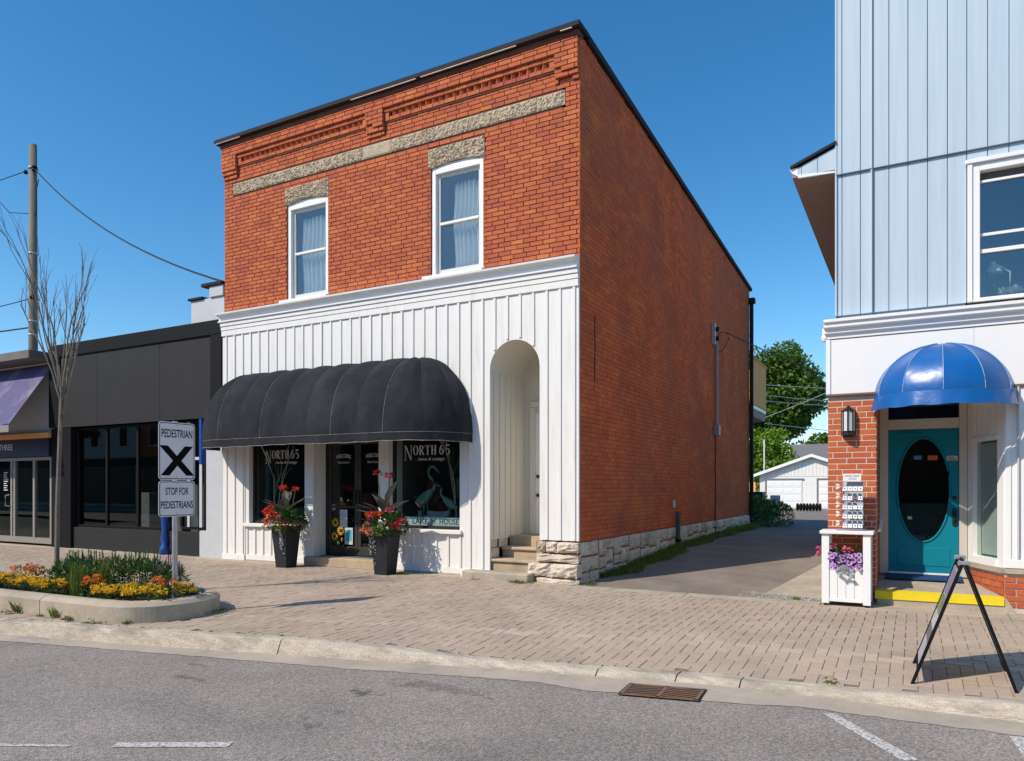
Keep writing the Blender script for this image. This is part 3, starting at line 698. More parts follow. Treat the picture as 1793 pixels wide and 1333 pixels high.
# upper windows
for wi, (a, b) in enumerate(WIN):
    m_ = (a + b) / 2
    fr = MB(); y0 = 0.025; t = 0.075
    fr.bbox(a, a + t, y0, 0.14, WZ0, 6.79, .004); fr.bbox(b - t, b, y0, 0.14, WZ0, 6.79, .004)
    n = 12
    for i in range(n):          # arched head board
        u0, u1 = i / n, (i + 1) / n; f = lambda u: 6.735 + .055 * (1 - (2 * u - 1) ** 2)
        xa, xb = a + t + (b - a - 2 * t) * u0, a + t + (b - a - 2 * t) * u1
        fr.prism([(xa, y0 + .002, 6.66), (xb, y0 + .002, 6.66), (xb, y0 + .002, f(u1) + .02), (xa, y0 + .002, f(u0) + .02)], (0, .1, 0))
    wnd = part('window', fr, WHITEC, B)
    s = MB(); a2, b2 = a + t, b - t; zm = 5.83
    for xx in ((a2, a2 + .055), (b2 - .055, b2)): s.bbox(*xx, 0.085, 0.13, WZ0 + .05, 6.66, .003)
    s.bbox(a2 + .055, b2 - .055, 0.087, 0.129, 6.60, 6.66, .003); s.bbox(a2 + .055, b2 - .055, 0.087, 0.129, WZ0 + .05, WZ0 + .115, .003)
    part('sash', s, M('sash paint %d' % wi, (0.66, 0.66, 0.64), 0.45, 0.03), wnd)
    part('meeting_rail', MB().bbox(a2 + .055, b2 - .055, 0.07, 0.126, zm - .022, zm + .022, .004), WHITEC, wnd)
    part('pane', MB().box(a2 + .055, b2 - .055, 0.106, 0.11, zm + .02, 6.60), PANEUP, wnd); part('pane', MB().box(a2 + .055, b2 - .055, 0.112, 0.116, WZ0 + .115, zm - .02), PANEUP, wnd)
    part('sill', MB().bbox(a - .14, b + .02, -0.075, 0.10, 4.905, WZ0 + .002, .006), WHITEC, wnd)
    c = MB(); xa, xb = (a2 + .10 if wi == 0 else a2 + .24), b2 - .01
    for (c0, c1) in ((xa, xb),):
        c.grid(lambda u, v: (c0 + (c1 - c0) * u + .02 * sin(9 * v), 0.23 + .035 * sin(u * 44 + 2 * sin(3 * u)) + .012 * sin(v * 6 + u * 9), WZ0 + .02 + 1.55 * v), 90, 6)
    part('curtain', c, CURT, wnd, smooth=True)
    part('room', MB().add([(a - .2, .31, 4.8), (b + .2, .31, 4.8), (b + .2, 1.2, 4.8), (a - .2, 1.2, 4.8), (a - .2, .31, 7), (b + .2, .31, 7), (b + .2, 1.2, 7), (a - .2, 1.2, 7)], [(0, 1, 2, 3), (4, 7, 6, 5), (2, 3, 7, 6), (1, 2, 6, 5), (0, 3, 7, 4)]), DARK, wnd)
# side wall with stone foundation
def ztop(y): return 8.22 - 0.80 * (y / DEP)
sw = MB().prism([(-0.012, 0.012, 0.3), (-0.012, DEP, 0.3), (-0.012, DEP, ztop(DEP)), (-0.012, 0.012, ztop(0))], (-0.28, 0, 0))
sidew = part('side_wall', sw, MORTARS, B)
mb = MB(); zr = 0.625; row = 0; C2 = 0.0722
while zr < 8.2:
    y = -(BL / 2 if row % 2 else 0); hd = (row % 6 == 5); L_ = 0.113 if hd else BL
    while y < DEP:
        a, b = max(y, 0.0), min(y + L_, DEP); y += L_
        zb = min(zr + C2, ztop((a + b) / 2) - .01)
        if zb - zr < .03 or b - a < .03: continue
        x1 = U(-.003, .002); g = .0032
        p = [(x1, a + g, zr + g), (x1, b - g, zr + g), (x1, b - g, zb - g), (x1, a + g, zb - g)]; q = [(-.02, yy, zz) for _, yy, zz in p]
        mb.add(p + q, [(0, 1, 2, 3), (0, 4, 5, 1), (1, 5, 6, 2), (2, 6, 7, 3), (3, 7, 4, 0)])
    zr += C2; row += 1
part('brickwork', mb, BRICKS, sidew, kind='stuff')
# other walls, roof
part('rear_wall', MB().box(-W_, -.012, DEP - .3, DEP - .002, 0, 7.4), MORTAR, B)
part('party_wall', MB().box(-W_, -W_ + .28, 0.3, DEP - .3, 0, 8.0), MORTAR, B)
rf = MB().prism([(-W_ + .02, .02, 8.10), (-W_ + .02, DEP, 7.3), (-W_ + .02, DEP, 7.36), (-W_ + .02, .02, 8.16)], (W_ - .34, 0, 0))
roof = part('roof', rf, ROOF, B)
part('front_coping', MB().bbox(-7.83, 0.06, -0.17, 0.2, 8.245, 8.325, .008), CAP, roof)
part('soffit_board', MB().bbox(-7.74, 0.012, -0.09, 0.1, 8.158, 8.243, .004), MORTAR, roof)
for a, b in ((-7.81, -7.1), (-4.3, -2.9), (-2.8, -1.0), (-.25, -.06)):
    part('drip_edge', MB().box(a, b, -0.168, -0.145, 8.236, 8.2435), DRIP, roof)
part('side_coping', MB().prism([(-.34, 0.205, ztop(0) - .02), (-.34, DEP + .12, ztop(DEP) - .035), (-.34, DEP + .12, ztop(DEP) + .055), (-.34, 0.205, ztop(0) + .085)], (.40, 0, 0)), CAP, roof)
# foundation stones along the drive and at the corner
fnd = part('foundation', MB().box(-0.74, -0.02, 0.02, DEP - .02, -0.3, 0.612), STMORT, B)
def stone_mesh(x0, x1, y0, y1, z0, z1, axis, out):
    """irregular block; axis 'x' faces +x, 'y' faces -y"""
    q = MB(); jz = lambda a: U(-a, a)
    n = 4
    n = 5
    def f(u, v):
        e = (u in (0, 1)) or (v in (0, 1)); bul = 0 if e else out * (1 + U(-.5, .5))
        if axis == 'x': return (x1 + bul, y0 + (y1 - y0) * u + (jz(.012) if not e else jz(.010)), z0 + (z1 - z0) * v + jz(.010))
        return (x0 + (x1 - x0) * u + jz(.010), y0 - bul, z0 + (z1 - z0) * v + jz(.010))
    q.grid(f, n, n)
    if axis == 'x': q.box(x0, x1 - .001, y0 + .004, y1 - .004, z0 + .004, z1 - .004)
    else: q.box(x0 + .004, x1 - .004, y0 + .001, y1, z0 + .004, z1 - .004)
    return q
y = 0.0
rows_n = 0
while y < DEP - .05:
    wst = U(.22, .42) if y < 3 else U(.2, .5); y2 = min(y + wst, DEP); b0 = -0.06 + .9 * zd(0, y)
    r = rnd(); z = 0.612
    n = 3 if y < 2.0 else (2 if r < .75 else 1)
    if y < .05: n = 3
    tot = z - b0
    fr_ = [U(.7, 1.3) for _ in range(n)]; sm = sum(fr_); fr_ = [q / sm for q in fr_]
    for q in fr_:
        zb = z - tot * q
        if rnd() < .25 and y2 - y > .3:
            ym = y + (y2 - y) * U(.4, .6)
            for a, b in ((y, ym), (ym, y2)): part('stone', stone_mesh(-.05, 0.004, a + .014, b - .014, zb + .014, z - .014, 'x', .026), LIME, fnd)
        else: part('stone', stone_mesh(-.05, 0.004 + U(-.01, .01), y + .015, y2 - .015, zb + .014, z - .014, 'x', .026), LIME, fnd)
        z = zb
    y = y2
cs = [(-.66, -.52, .445, .618), (-.52, -.33, .445, .618), (-.33, .02, .45, .618), (-.70, .01, .30, .44), (-.80, -.42, .09, .295), (-.42, .03, .085, .295), (-.66, .05, -.10, .08)]
for a, b, c, d_ in cs: part('stone', stone_mesh(a + .006, b - .006, -0.07 - U(0, .05) - (.06 if c < .3 else 0), 0.03, c + .007, d_ - .007, 'y', .042), LIME, fnd)
# white storefront cladding
AX0, AX1, AZS = -1.54, -0.655, 3.30; AR = (AX1 - AX0) / 2; ACX = (AX0 + AX1) / 2
yc0, yc1 = -0.035, 0.010
cl = MB()
cl.box(-W_ - .01, AX0, yc0, yc1, 2.30, 4.45); cl.box(AX1, -.004, yc0, yc1, 0.632, 4.45); cl.box(AX0, AX1, yc0, yc1, AZS + AR + .02, 4.45)
cl.box(-W_ - .01, -7.10, yc0, yc1, 0.02, 2.30)
cl.box(-2.06, AX0, yc0, yc1, 0.02, 2.30)
na = 18
for i in range(na):
    t0, t1 = pi - pi * i / na, pi - pi * (i + 1) / na
    p0, p1 = (ACX + AR * cos(t0), AZS + AR * sin(t0)), (ACX + AR * cos(t1), AZS + AR * sin(t1)); zt = AZS + AR + .02
    cl.hexa([(p0[0], yc0, p0[1]), (p1[0], yc0, p1[1]), (p1[0], yc1, p1[1]), (p0[0], yc1, p0[1]), (p0[0], yc0, zt), (p1[0], yc0, zt), (p1[0], yc1, zt), (p0[0], yc1, zt)])
clad = part('storefront_cladding', cl, WHITE, B)
def zarch(x): return AZS + sqrt(max(0, AR * AR - (x - ACX) ** 2)) if AX0 < x < AX1 else None
x = -W_ + 0.11; i = 0
while x < -.03:
    zt = 4.435; w2 = 0.022
    if AX0 - .03 < x < AX1 + .03:
        zb = (zarch(min(max(x, AX0 + .02), AX1 - .02))) + .03
    elif x > AX1: zb = 0.636
    elif x < -7.12 or x > -2.05: zb = 0.10
    else: zb = 2.32
    if x > -1.63 and x < AX0: zb = 3.24
    e_ = U(-.004, .004); part('batten', MB().bbox(x - w2 + e_, x + w2 + e_, yc0 - .02 + U(-.003, .003), yc0 + .001, zb + U(-.004, .004), zt, .004), WHITE, clad)
    x += 0.2283; i += 1
# frieze and cornice boards
for a, b, yy, z0, z1 in ((-W_ - .02, -.002, -0.062, 4.437, 4.545), (-W_ - .024, 0.0, -0.072, 4.548, 4.622), (-W_ - .03, 0.0, -0.088, 4.626, 4.70)):
    part('frieze_board', MB().bbox(a, b, yy, 0.005, z0, z1, .005), WHITE, clad)
q = MB(); pr = [(-0.088, 4.703), (-0.115, 4.708), (-0.115, 4.732), (-0.085, 4.740), (-0.085, 4.80), (-0.10, 4.825), (-0.135, 4.838), (-0.185, 4.842), (-0.19, 4.872), (0.005, 4.895), (0.005, 4.703)]
q.prism([(-W_ - .06, a, b) for a, b in pr], (W_ + .055, 0, 0)); part('cornice', q, WHITEC, clad)
# base skirting of the storefront
def panel_below(x0, x1, label=None):
    part('stall_riser', MB().bbox(x0, x1, -0.012, 0.06, 0.0, 0.665, .004), WHITE, clad)
    part('base_board', MB().bbox(x0 - .0, x1 + .0, -0.034, -.0125, 0.005, 0.13, .004), WHITE, clad)
    part('sill_stain', MB().box(x0 + .02, x1 - .02, -0.0345, -.0342, 0.006, 0.03), M('splash dirt %.1f' % x0, (.42, .38, .32), .9, .3, 8, 0), clad)
    part('window_sill', MB().bbox(x0 - .02, x1 + .02, -0.085, 0.07, 0.668, 0.735, .008), WHITE, clad)
    n = int(round((x1 - x0) / 0.235)); 
    for i in range(n + 1):
        xx = x0 + .03 + (x1 - x0 - .06) * i / n
        part('batten', MB().bbox(xx - .024, xx + .024, -0.034, -.0125, 0.132, 0.662, .004), WHITE, clad)
panel_below(-7.08, -5.52); panel_below(-3.56, -2.08)
part('base_board', MB().bbox(-W_ - .01, -7.09, -0.06, -.036, 0.005, 0.12, .004), WHITE, clad); part('base_board', MB().bbox(-2.07, AX0, -0.06, -.036, -0.005, 0.12, .004), WHITE, clad)
# posts between the windows and the door
for a, b, y1_ in ((-5.515, -5.30, .36), (-3.78, -3.565, .36)):
    part('post', MB().bbox(a, b, -0.045, y1_, 0.0, 2.42, .006), WHITE, clad); part('post_base', MB().bbox(a - .012, b + .012, -0.062, y1_ - .05, 0.0, 0.14, .006), WHITE, clad)
part('post', MB().bbox(-7.10, -7.00, -0.02, .16, 0.736, 2.42, .004), WHITE, clad); part('post', MB().bbox(-2.115, -2.06, -0.03, .16, 0.736, 2.42, .004), WHITE, clad)
part('window_head', MB().bbox(-7.0, -2.12, 0.03, .16, 2.36, 2.44, .004), WHITE, clad)
# shop windows
def shopwin(x0, x1, z0, z1):
    f = MB(); y0, y1_ = 0.075, 0.135; t = .045
    f.bbox(x0, x0 + t, y0, y1_, z0, z1, .003); f.bbox(x1 - t, x1, y0, y1_, z0, z1, .003); f.bbox(x0 + t, x1 - t, y0 + .002, y1_ - .002, z0, z0 + t, .003); f.bbox(x0 + t, x1 - t, y0 + .002, y1_ - .002, z1 - t, z1, .003)
    w = part('shop_window', f, BLKMET, B); part('pane', MB().box(x0 + t, x1 - t, .102, .108, z0 + t, z1 - t), SHOPG, w)
    return w
sw1 = shopwin(-7.0, -5.52, 0.737, 2.36); sw2 = shopwin(-3.565, -2.115, 0.737, 2.36)
# double entrance door
DX0, DX1, DY, DZ0, DZ1 = -5.30, -3.78, 0.30, 0.175, 2.38
f = MB(); f.bbox(DX0, DX0 + .05, DY - .02, DY + .07, DZ0, DZ1, .003); f.bbox(DX1 - .05, DX1, DY - .02, DY + .07, DZ0, DZ1, .003); f.bbox(DX0 + .05, DX1 - .05, DY - .02, DY + .07, DZ1 - .06, DZ1, .003)
dfr = part('door_frame', f, BLKMET, B)
DM = (DX0 + DX1) / 2
leaves = []
for a, b in ((DX0 + .052, DM - .003), (DM + .003, DX1 - .052)):
    f = MB(); t = .07
    f.bbox(a, a + t, DY, DY + .045, DZ0 + .01, DZ1 - .065, .003); f.bbox(b - t, b, DY, DY + .045, DZ0 + .01, DZ1 - .065, .003); f.bbox(a + t, b - t, DY + .001, DY + .044, DZ0 + .01, DZ0 + .17, .003); f.bbox(a + t, b - t, DY + .001, DY + .044, DZ1 - .16, DZ1 - .065, .003)
    f.bbox(a + t, b - t, DY + .006, DY + .04, 1.05, 1.09, .003)
    dl = part('entrance_door', f, BROWNMET, B); leaves.append(dl)
    part('pane', MB().box(a + t, b - t, DY + .02, DY + .026, DZ0 + .17, DZ1 - .16), SHOPG, dl)
    xh = b - .035 if b < DM + .01 else a + .035
    part('handle', MB().bbox(xh - .02, xh + .02, DY - .045, DY - .001, 1.12, 1.38, .006), BLKMET, dl)
part('door_step', MB().bbox(-5.46, -3.62, -0.13, 0.45, 0.0, 0.165, .012), STEPM, B)
# shop interior
q = MB(); x0, x1, y0, y1_, z0, z1 = -7.4, -1.8, .14, 3.6, .17, 2.6
q.add([(x0, y0, z0), (x1, y0, z0), (x1, y1_, z0), (x0, y1_, z0), (x0, y0, z1), (x1, y0, z1), (x1, y1_, z1), (x0, y1_, z1)], [(0, 1, 2, 3), (4, 7, 6, 5), (3, 2, 6, 7), (1, 5, 6, 2), (0, 3, 7, 4)])
part('shop_interior', q, TEALIN, B)
for a, b in ((-7.0, -5.53), (-3.56, -2.12)): part('display_shelf', MB().box(a, b, .14, 1.0, .66, .735), M('display shelf', (.25, .27, .27), .7), B)
for a, b in ((-5.52, -5.50), (-3.60, -3.58)): part('display_partition', MB().box(a, b, .14, 1.0, .735, 2.5), M('partition', (.08, .09, .09), .8), B)
# arched entry: side walls, vault, back wall, door, steps
RD = 1.12
rec = part('entry_recess', MB().box(AX0 - .03, AX0 - .002, yc1, RD, 0.60, AZS), CREAM, B)
for i in range(6):
    yy = .10 + i * .19; part('recess_batten', MB().bbox(AX0 - .001, AX0 + .014, yy - .02, yy + .02, .635, AZS, .003), CREAM, rec)
part('recess_side', MB().box(AX1 + .002, AX1 + .03, yc1, RD, 0.0, AZS), CREAM, rec)
q = MB()
for i in range(na):
    t0, t1 = pi - pi * i / na, pi - pi * (i + 1) / na; r = AR + .001
    q.quad((ACX + r * cos(t0), yc1 - .02, AZS + r * sin(t0)), (ACX + r * cos(t1), yc1 - .02, AZS + r * sin(t1)), (ACX + r * cos(t1), RD, AZS + r * sin(t1)), (ACX + r * cos(t0), RD, AZS + r * sin(t0)))
part('vault', q, CREAM, rec, smooth=True)
part('recess_back', MB().box(AX0 - .03, AX1 + .03, RD, RD + .04, 0.0, AZS + AR + .05), CREAM, rec)
dr = part('side_door', MB().bbox(-1.30, -.66, RD - .035, RD - .001, .64, 2.70, .004), WHITEC, rec)
part('door_casing', MB().bbox(-1.40, -1.305, RD - .05, RD - .001, .64, 2.80, .004), CREAM, rec); part('door_casing', MB().bbox(-1.40, -.66, RD - .06, RD - .001, 2.802, 2.90, .004), CREAM, rec)
KNOB = mesh('door_knob', MB().lathe([(.004, 0), (.028, .008), (.03, .03), (.018, .042)], (0, 0, 0), 10), BLKMET)
for zz in (1.30, 1.62): piece('door_knob', KNOB, rec, (-1.24, RD - .036, zz), rot=(pi / 2, 0, 0))
st = part('entry_landing', MB().bbox(AX0 - .001, AX1 + .001, .60, RD, .0, .632, .008), STEPM, B)
for a, b, y0, y1_, z0, z1 in ((AX0 + .02, AX1 + .001, .30, .6, 0, .47), (AX0 + .001, AX1 - .02, -.01, .3, 0, .30)):
    part('step', MB().bbox(a, b, y0 + .03, y1_, z0, z1 - .05, .006), STEPM, st); part('tread', MB().bbox(a, b, y0 - .01, y1_ - .001, z1 - .05, z1, .014), STEPM, st)
part('step', MB().bbox(-1.88, -.70, -.34, -.065, -.06, .125, .016), CONC, st)
for i, (a, b, c, d_) in enumerate(((.02, .26, .30, .46), (.27, .55, .46, .60), (.02, .2, .47, .6))): part('stone', MB().bbox(AX0 - .03, AX0 + .006, a, b, c, d_, .01), LIME, st)
# things fixed to the side wall
cd = thing('service_mast', 'grey electrical conduit and mast on the side wall', 'conduit', (0.05, 8.4, .4))
part('bracket', MB().bbox(.006, .09, 8.10, 8.20, 4.95, 5.47, .005), STEEL, cd)
part('insulator', MB().lathe([(.03, 0), (.045, .03), (.03, .06), (.045, .09), (.02, .11)], (.12, 8.22, 5.05), 10), BLK, cd); part('insulator', MB().lathe([(.03, 0), (.045, .03), (.03, .06), (.045, .09), (.02, .11)], (.12, 8.22, 5.28), 10), BLK, cd)
part('riser', MB().tube([(.06, 8.42, 3.0), (.06, 8.42, 5.08)], .036, 8), M('pvc riser', (.30, .28, .30), .5, .1), cd)
part('meter_box', MB().bbox(.006, .13, 8.33, 8.53, 2.72, 2.98, .01), M('meter box', (.30, .29, .29), .5, .1), cd)
part('lower_cable', MB().tube([(.03, 8.40 + .03 * sin(i * 1.3), 2.72 - i * .24) for i in range(11)], .014, 6), WIRE, cd)
part('weatherhead_cable', MB().tube([(.07, 8.42, 5.08), (.1, 8.5, 5.3), (.2, 8.75, 5.36), (.25, 8.9, 5.2), (.15, 8.7, 4.9), (.08, 8.45, 4.8)], .012, 6), WIRE, cd)
v = thing('gas_riser', 'short grey pipe with pale vent plate above the foundation', 'pipe', (.06, 4.95, .2))
part('pipe', MB().tube([(.07, 4.97, .12), (.07, 4.97, .93)], .045, 8), M('pipe grey', (.10, .09, .09), .6, .2), v); part('clamp', MB().bbox(.0, .12, 4.89, 5.05, .3, .36, .004), BLK, v)
part('vent_plate', MB().bbox(.004, .02, 4.75, 4.95, 1.01, 1.17, .004), M('vent plate', (.5, .42, .36), .7, .1), v)
solo('wall_cable', MB().tube([(.012, .55, 4.10), (.014, .56, 3.6), (.012, .545, 3.1), (.012, .50, 2.95)], .007, 5), WIRE, 'thin black cable hanging near the front corner of the side wall', 'cable', (.012, .55, 3.5))
dsp = thing('downspout', 'dark downspout on the rear corner of the brick building', 'downspout', (.08, DEP + .05, 0))
part('pipe', MB().bbox(.02, .12, DEP - .09, DEP + .03, .2, 7.0, .01), CAP, dsp); part('outlet', MB().bbox(-.02, .17, DEP - .12, DEP + .09, 6.98, 7.14, .01), CAP, dsp)

# ================================================================== BLACK AWNING
aw = thing('black_awning', 'long black canvas awning with rounded ends over the shop windows', 'awning', (-4.83, 0, 2.1))
AXL, AXR, AB, AT, AP, AE = -6.72, -2.93, 2.30, 3.585, 0.95, 1.07
nb_ = 7; dxp = (AXR - AXL) / nb_
def prof(t, bulge=0): # t 0 = wall top, 1 = front bottom
    a = pi / 2 * t; return (-(AP + bulge) * sin(a) ** 0.92 - .0, AB + (AT - AB + bulge) * cos(a) ** 0.92 if a < pi / 2 - 1e-6 else AB)
VAL = 0.135
for k in range(nb_):
    xa = AXL + k * dxp
    def f(u, v):
        bu = 0.055 * (1 - (2 * u - 1) ** 2) * sin(pi * min(1, v * 1.0)) ** .5 if 0 < v < 1 else 0
        y, z = prof(v, bu + .006 * sin(u * 9 + k * 2) * sin(v * 7 + k)); return (xa + dxp * u, y - .035, z)
    part('awning_panel', MB().grid(f, 10, 18), FABRIC, aw, smooth=True)
for sgn, xc in ((1, AXR), (-1, AXL)):
    ang = [0, 36, 66, 90]
    for k in range(3):
        a0, a1 = RAD(ang[k]), RAD(ang[k + 1])
        def f(u, v):
            a = a0 + (a1 - a0) * u; bu = 1 + .03 * (1 - (2 * u - 1) ** 2) * (sin(pi * v) ** .5 if 0 < v < 1 else 0)
            bu += .006 * sin(13 * u + 9 * v + k) * v * (1 - v) * 4
            s_ = sin(pi / 2 * v) ** .92 * bu; zz = AB + (AT - AB) * (cos(pi / 2 * v) ** .92 if v < .9999 else 0) * bu
            return (xc + sgn * AE * s_ * sin(a), -.035 - AP * s_ * cos(a), zz)
        part('awning_gore', MB().grid(f, 8, 18), FABRIC, aw, smooth=True)
def vpath(n=60):
    P = []
    for i in range(13): a = RAD(-90 + i * 7.5); P.append((AXL + AE * sin(a), -.035 - AP * cos(a)))
    for i in range(1, 30): P.append((AXL + (AXR - AXL) * i / 30, -.035 - AP))
    for i in range(13): a = RAD(i * 7.5); P.append((AXR + AE * sin(a), -.035 - AP * cos(a)))
    return P
VP = vpath(); q = MB()
nvp = len(VP) - 1
def vz(i): return .004 * sin(i * 1.7) + .006 * sin(i * .31)
q.grid(lambda u, v: (VP[round(u * nvp)][0], VP[round(u * nvp)][1] - .004 - .006 * sin(u * 90) * (1 - v), AB - VAL * (1 - v) + (vz(round(u * nvp)) if v == 0 else .003)), nvp, 3)
part('valance', q, FABRIC, aw, smooth=True)
q = MB().tube([(x_, y_ - .014, AB - VAL + vz(i) - .002) for i, (x_, y_) in enumerate(VP)], .006, 5); part('hem', q, SEAM, aw)
q = MB().tube([(x_, y_ - .006, AB) for x_, y_ in VP], .004, 5); part('seam', q, SEAM, aw)
for xx in [AXL + dxp * k for k in (0, 2, 5, 7)]:
    part('seam', MB().tube([(xx, prof(i / 14)[0] - .04, prof(i / 14)[1] + .002) for i in range(2, 15)], .0045, 5), SEAM, aw)

# ================================================================== LETTERING ON THE SHOP GLASS
def serif(mb, s, o, H, W, big=1.45):
    """hand cut serif capitals on the plane y = o[1]"""
    def R(x0, x1, z0, z1): mb.add([(o[0] + x0, o[1], o[2] + z0), (o[0] + x1, o[1], o[2] + z0), (o[0] + x1, o[1], o[2] + z1), (o[0] + x0, o[1], o[2] + z1)], [(0, 1, 2, 3)])
    def Pq(p): mb.add([(o[0] + a, o[1], o[2] + b) for a, b in p], [tuple(range(len(p)))])
    def ring(cx, cz, rx, rz, tx, tz, a0=0, a1=360, n=20):
        for i in range(n):
            A = [RAD(a0 + (a1 - a0) * (i + k) / n) for k in (0, 1)]
            Pq([(cx + rx * cos(A[0]), cz + rz * sin(A[0])), (cx + rx * cos(A[1]), cz + rz * sin(A[1])), (cx + (rx - tx) * cos(A[1]), cz + (rz - tz) * sin(A[1])), (cx + (rx - tx) * cos(A[0]), cz + (rz - tz) * sin(A[0]))])
    x = 0
    for ch in s:
        h = H * big if ch == 'N' else H; z0 = H - h; th = .22 * W; tn = .09 * W; sf = .05 * H; w = W * (1.5 if ch == 'N' else 1)
        if ch == 'N':
            th2 = th * 1.2
            R(x + .1 * w, x + .1 * w + tn, z0, z0 + h); R(x + .85 * w, x + .85 * w + tn, z0 + .0 * h, z0 + h); Pq([(x + .08 * w, z0 + h), (x + .08 * w + th2, z0 + h), (x + .85 * w + tn, z0), (x + .85 * w + tn - th2 * .7, z0)])
            R(x - .02 * w, x + .28 * w, z0, z0 + sf); R(x - .02 * w, x + .2 * w, z0 + h - sf, z0 + h); R(x + .72 * w, x + 1.02 * w, z0 + h - sf, z0 + h)
        elif ch == 'O': ring(x + .5 * w, H / 2, .5 * w, H / 2, th, tn * .7, 0, 360)
        elif ch == 'R':
            R(x + .1 * w, x + .1 * w + th, 0, H); ring(x + .42 * w, .75 * H, .42 * w, .25 * H, th, tn * .7, -90, 90, 12); R(x + .3 * w, x + .45 * w, H - sf, H); R(x + .3 * w, x + .45 * w, .5 * H, .5 * H + sf); Pq([(x + .35 * w, .5 * H), (x + .6 * w, .5 * H), (x + 1.0 * w, 0), (x + .75 * w, 0)]); R(x, x + .42 * w, 0, sf); R(x, x + .3 * w, H - sf, H)
        elif ch == 'T':
            R(x + .5 * w - th / 2, x + .5 * w + th / 2, 0, H); R(x, x + w, H - sf, H); R(x, x + .06 * w, H - .25 * H, H); R(x + .94 * w, x + w, H - .25 * H, H); R(x + .28 * w, x + .72 * w, 0, sf)
        elif ch == 'H':
            for k in (.1, .68): R(x + k * w, x + k * w + th, 0, H); R(x + (k - .1) * w, x + (k + .3) * w, 0, sf); R(x + (k - .1) * w, x + (k + .3) * w, H - sf, H)
            R(x + .3 * w, x + .7 * w, .5 * H - sf / 2, .5 * H + sf / 2)
        elif ch == '6':
            ring(x + .45 * w, .3 * H, .42 * w, .3 * H, th, tn, 0, 360, 18); ring(x + .75 * w, .35 * H, .72 * w, .65 * H, th, tn, 100, 180, 10)
        elif ch == '5':
            ring(x + .4 * w, .3 * H, .45 * w, .32 * H, th, tn, -120, 130, 16); R(x + .1 * w, x + .1 * w + tn, .5 * H, H); Pq([(x + .1 * w, H), (x + .8 * w, H), (x + .75 * w, H - .13 * H), (x + .1 * w, H - .13 * H)])
        x += (w * 1.12 if ch != ' ' else W * .35)
    return x
YG = 0.0985
for pn, ox, oz, k in ((sw1, -6.68, 1.98, 0.88), (sw2, -3.33, 1.985, 0.94)):
    q = MB(); wd = serif(q, 'NORTH', (ox, YG, oz), .165, .118 * k, 1.5); part('lettering', q, WPRINT, pn)
    xd = ox + wd + .041 * k
    for dg_ in '65': q = MB(); xd += serif(q, dg_, (xd, YG, oz), .165, .118 * k, 1.5); part('lettering', q, WPRINT, pn)
    q = MB(); text(q, 'home & cottage', (ox + .56, YG, oz - .095), (1, 0, 0), (0, 0, 1), .058, .55, shear=.35, bold=.004); part('lettering', q, WPRINT, pn)
for i, dl in enumerate(leaves):
    c = (DX0 + .052 + DM) / 2 if i == 0 else (DM + DX1 - .052) / 2
    q = MB(); text(q, 'WELCOME', (c, DY + .0165, 1.985), (1, 0, 0), (0, 0, 1), .07, .36, arc=.9, bold=.012); part('lettering', q, WPRINT, dl); q = MB(); text(q, 'Please Come In', (c, DY + .0165, 1.875), (1, 0, 0), (0, 0, 1), .045, .29, shear=.3, bold=.008)
    part('lettering', q, WPRINT, dl)
# stickers on the left door
yd = DY + .0160
def flat(pts, y): q = MB(); q.add([(a, y, b) for a, b in pts], [tuple(range(len(pts)))]); return q
def rect(x0, x1, z0, z1, y): return flat([(x0, z0), (x1, z0), (x1, z1), (x0, z1)], y)
PAPER = M('paper notice', (.55, .60, .64), .7, .06, 10, 0); CYAN = M('cyan print', (.08, .42, .50), .6, .25, 30, 0); DKPR = M('brown print', (.06, .03, .015), .6, .1, 5, 0)
part('notice', rect(-4.98, -4.80, .70, 1.02, yd), PAPER, leaves[0])
q = MB(); 
for k in range(4): q.add([(-4.95, yd - .001, .94 - k * .035), (-4.83, yd - .001, .94 - k * .035), (-4.83, yd - .001, .948 - k * .035), (-4.95, yd - .001, .948 - k * .035)], [(0, 1, 2, 3)])
part('notice_print', q, M('grey print', (.2, .22, .25), .7, .1), leaves[0])
po = part('poster', rect(-4.86, -4.67, .38, .69, yd - .002), PAPER, leaves[0]); part('poster_print', rect(-4.84, -4.69, .44, .65, yd - .003), CYAN, leaves[0])
for cx_, cz, r in ((-5.09, .78, .085), (-4.96, .63, .09), (-5.11, .52, .08)):
    q = MB()
    for k in range(14):
        a = 2 * pi * k / 14; q.add([(cx_ + r * .35 * cos(a - .2), yd - .0015, cz + r * .35 * sin(a - .2)), (cx_ + r * .8 * cos(a - .16), yd - .0015, cz + r * .8 * sin(a - .16)), (cx_ + r * 1.05 * cos(a), yd - .0015, cz + r * 1.05 * sin(a)), (cx_ + r * .8 * cos(a + .16), yd - .0015, cz + r * .8 * sin(a + .16)), (cx_ + r * .35 * cos(a + .2), yd - .0015, cz + r * .35 * sin(a + .2))], [(0, 1, 2, 3, 4)])
    part('sunflower_sticker', q, M('sunflower print', (.75, .42, .03), .6, .15, 30, 0), leaves[0]); part('sunflower_centre', flat([(cx_ + r * .4 * cos(2 * pi * k / 12), cz + r * .4 * sin(2 * pi * k / 12)) for k in range(12)], yd - .0025), DKPR, leaves[0])
q = MB()
for cx_, cz in ((-4.93, .46), (-4.90, .33), (-4.76, .24), (-5.02, .40)): q.add([(cx_, yd - .001, cz - .05), (cx_ + .04, yd - .001, cz), (cx_, yd - .001, cz + .05), (cx_ - .04, yd - .001, cz)], [(0, 1, 2, 3)])
part('leaf_sticker', q, M('leaf print', (.22, .30, .08), .6, .1), leaves[0])
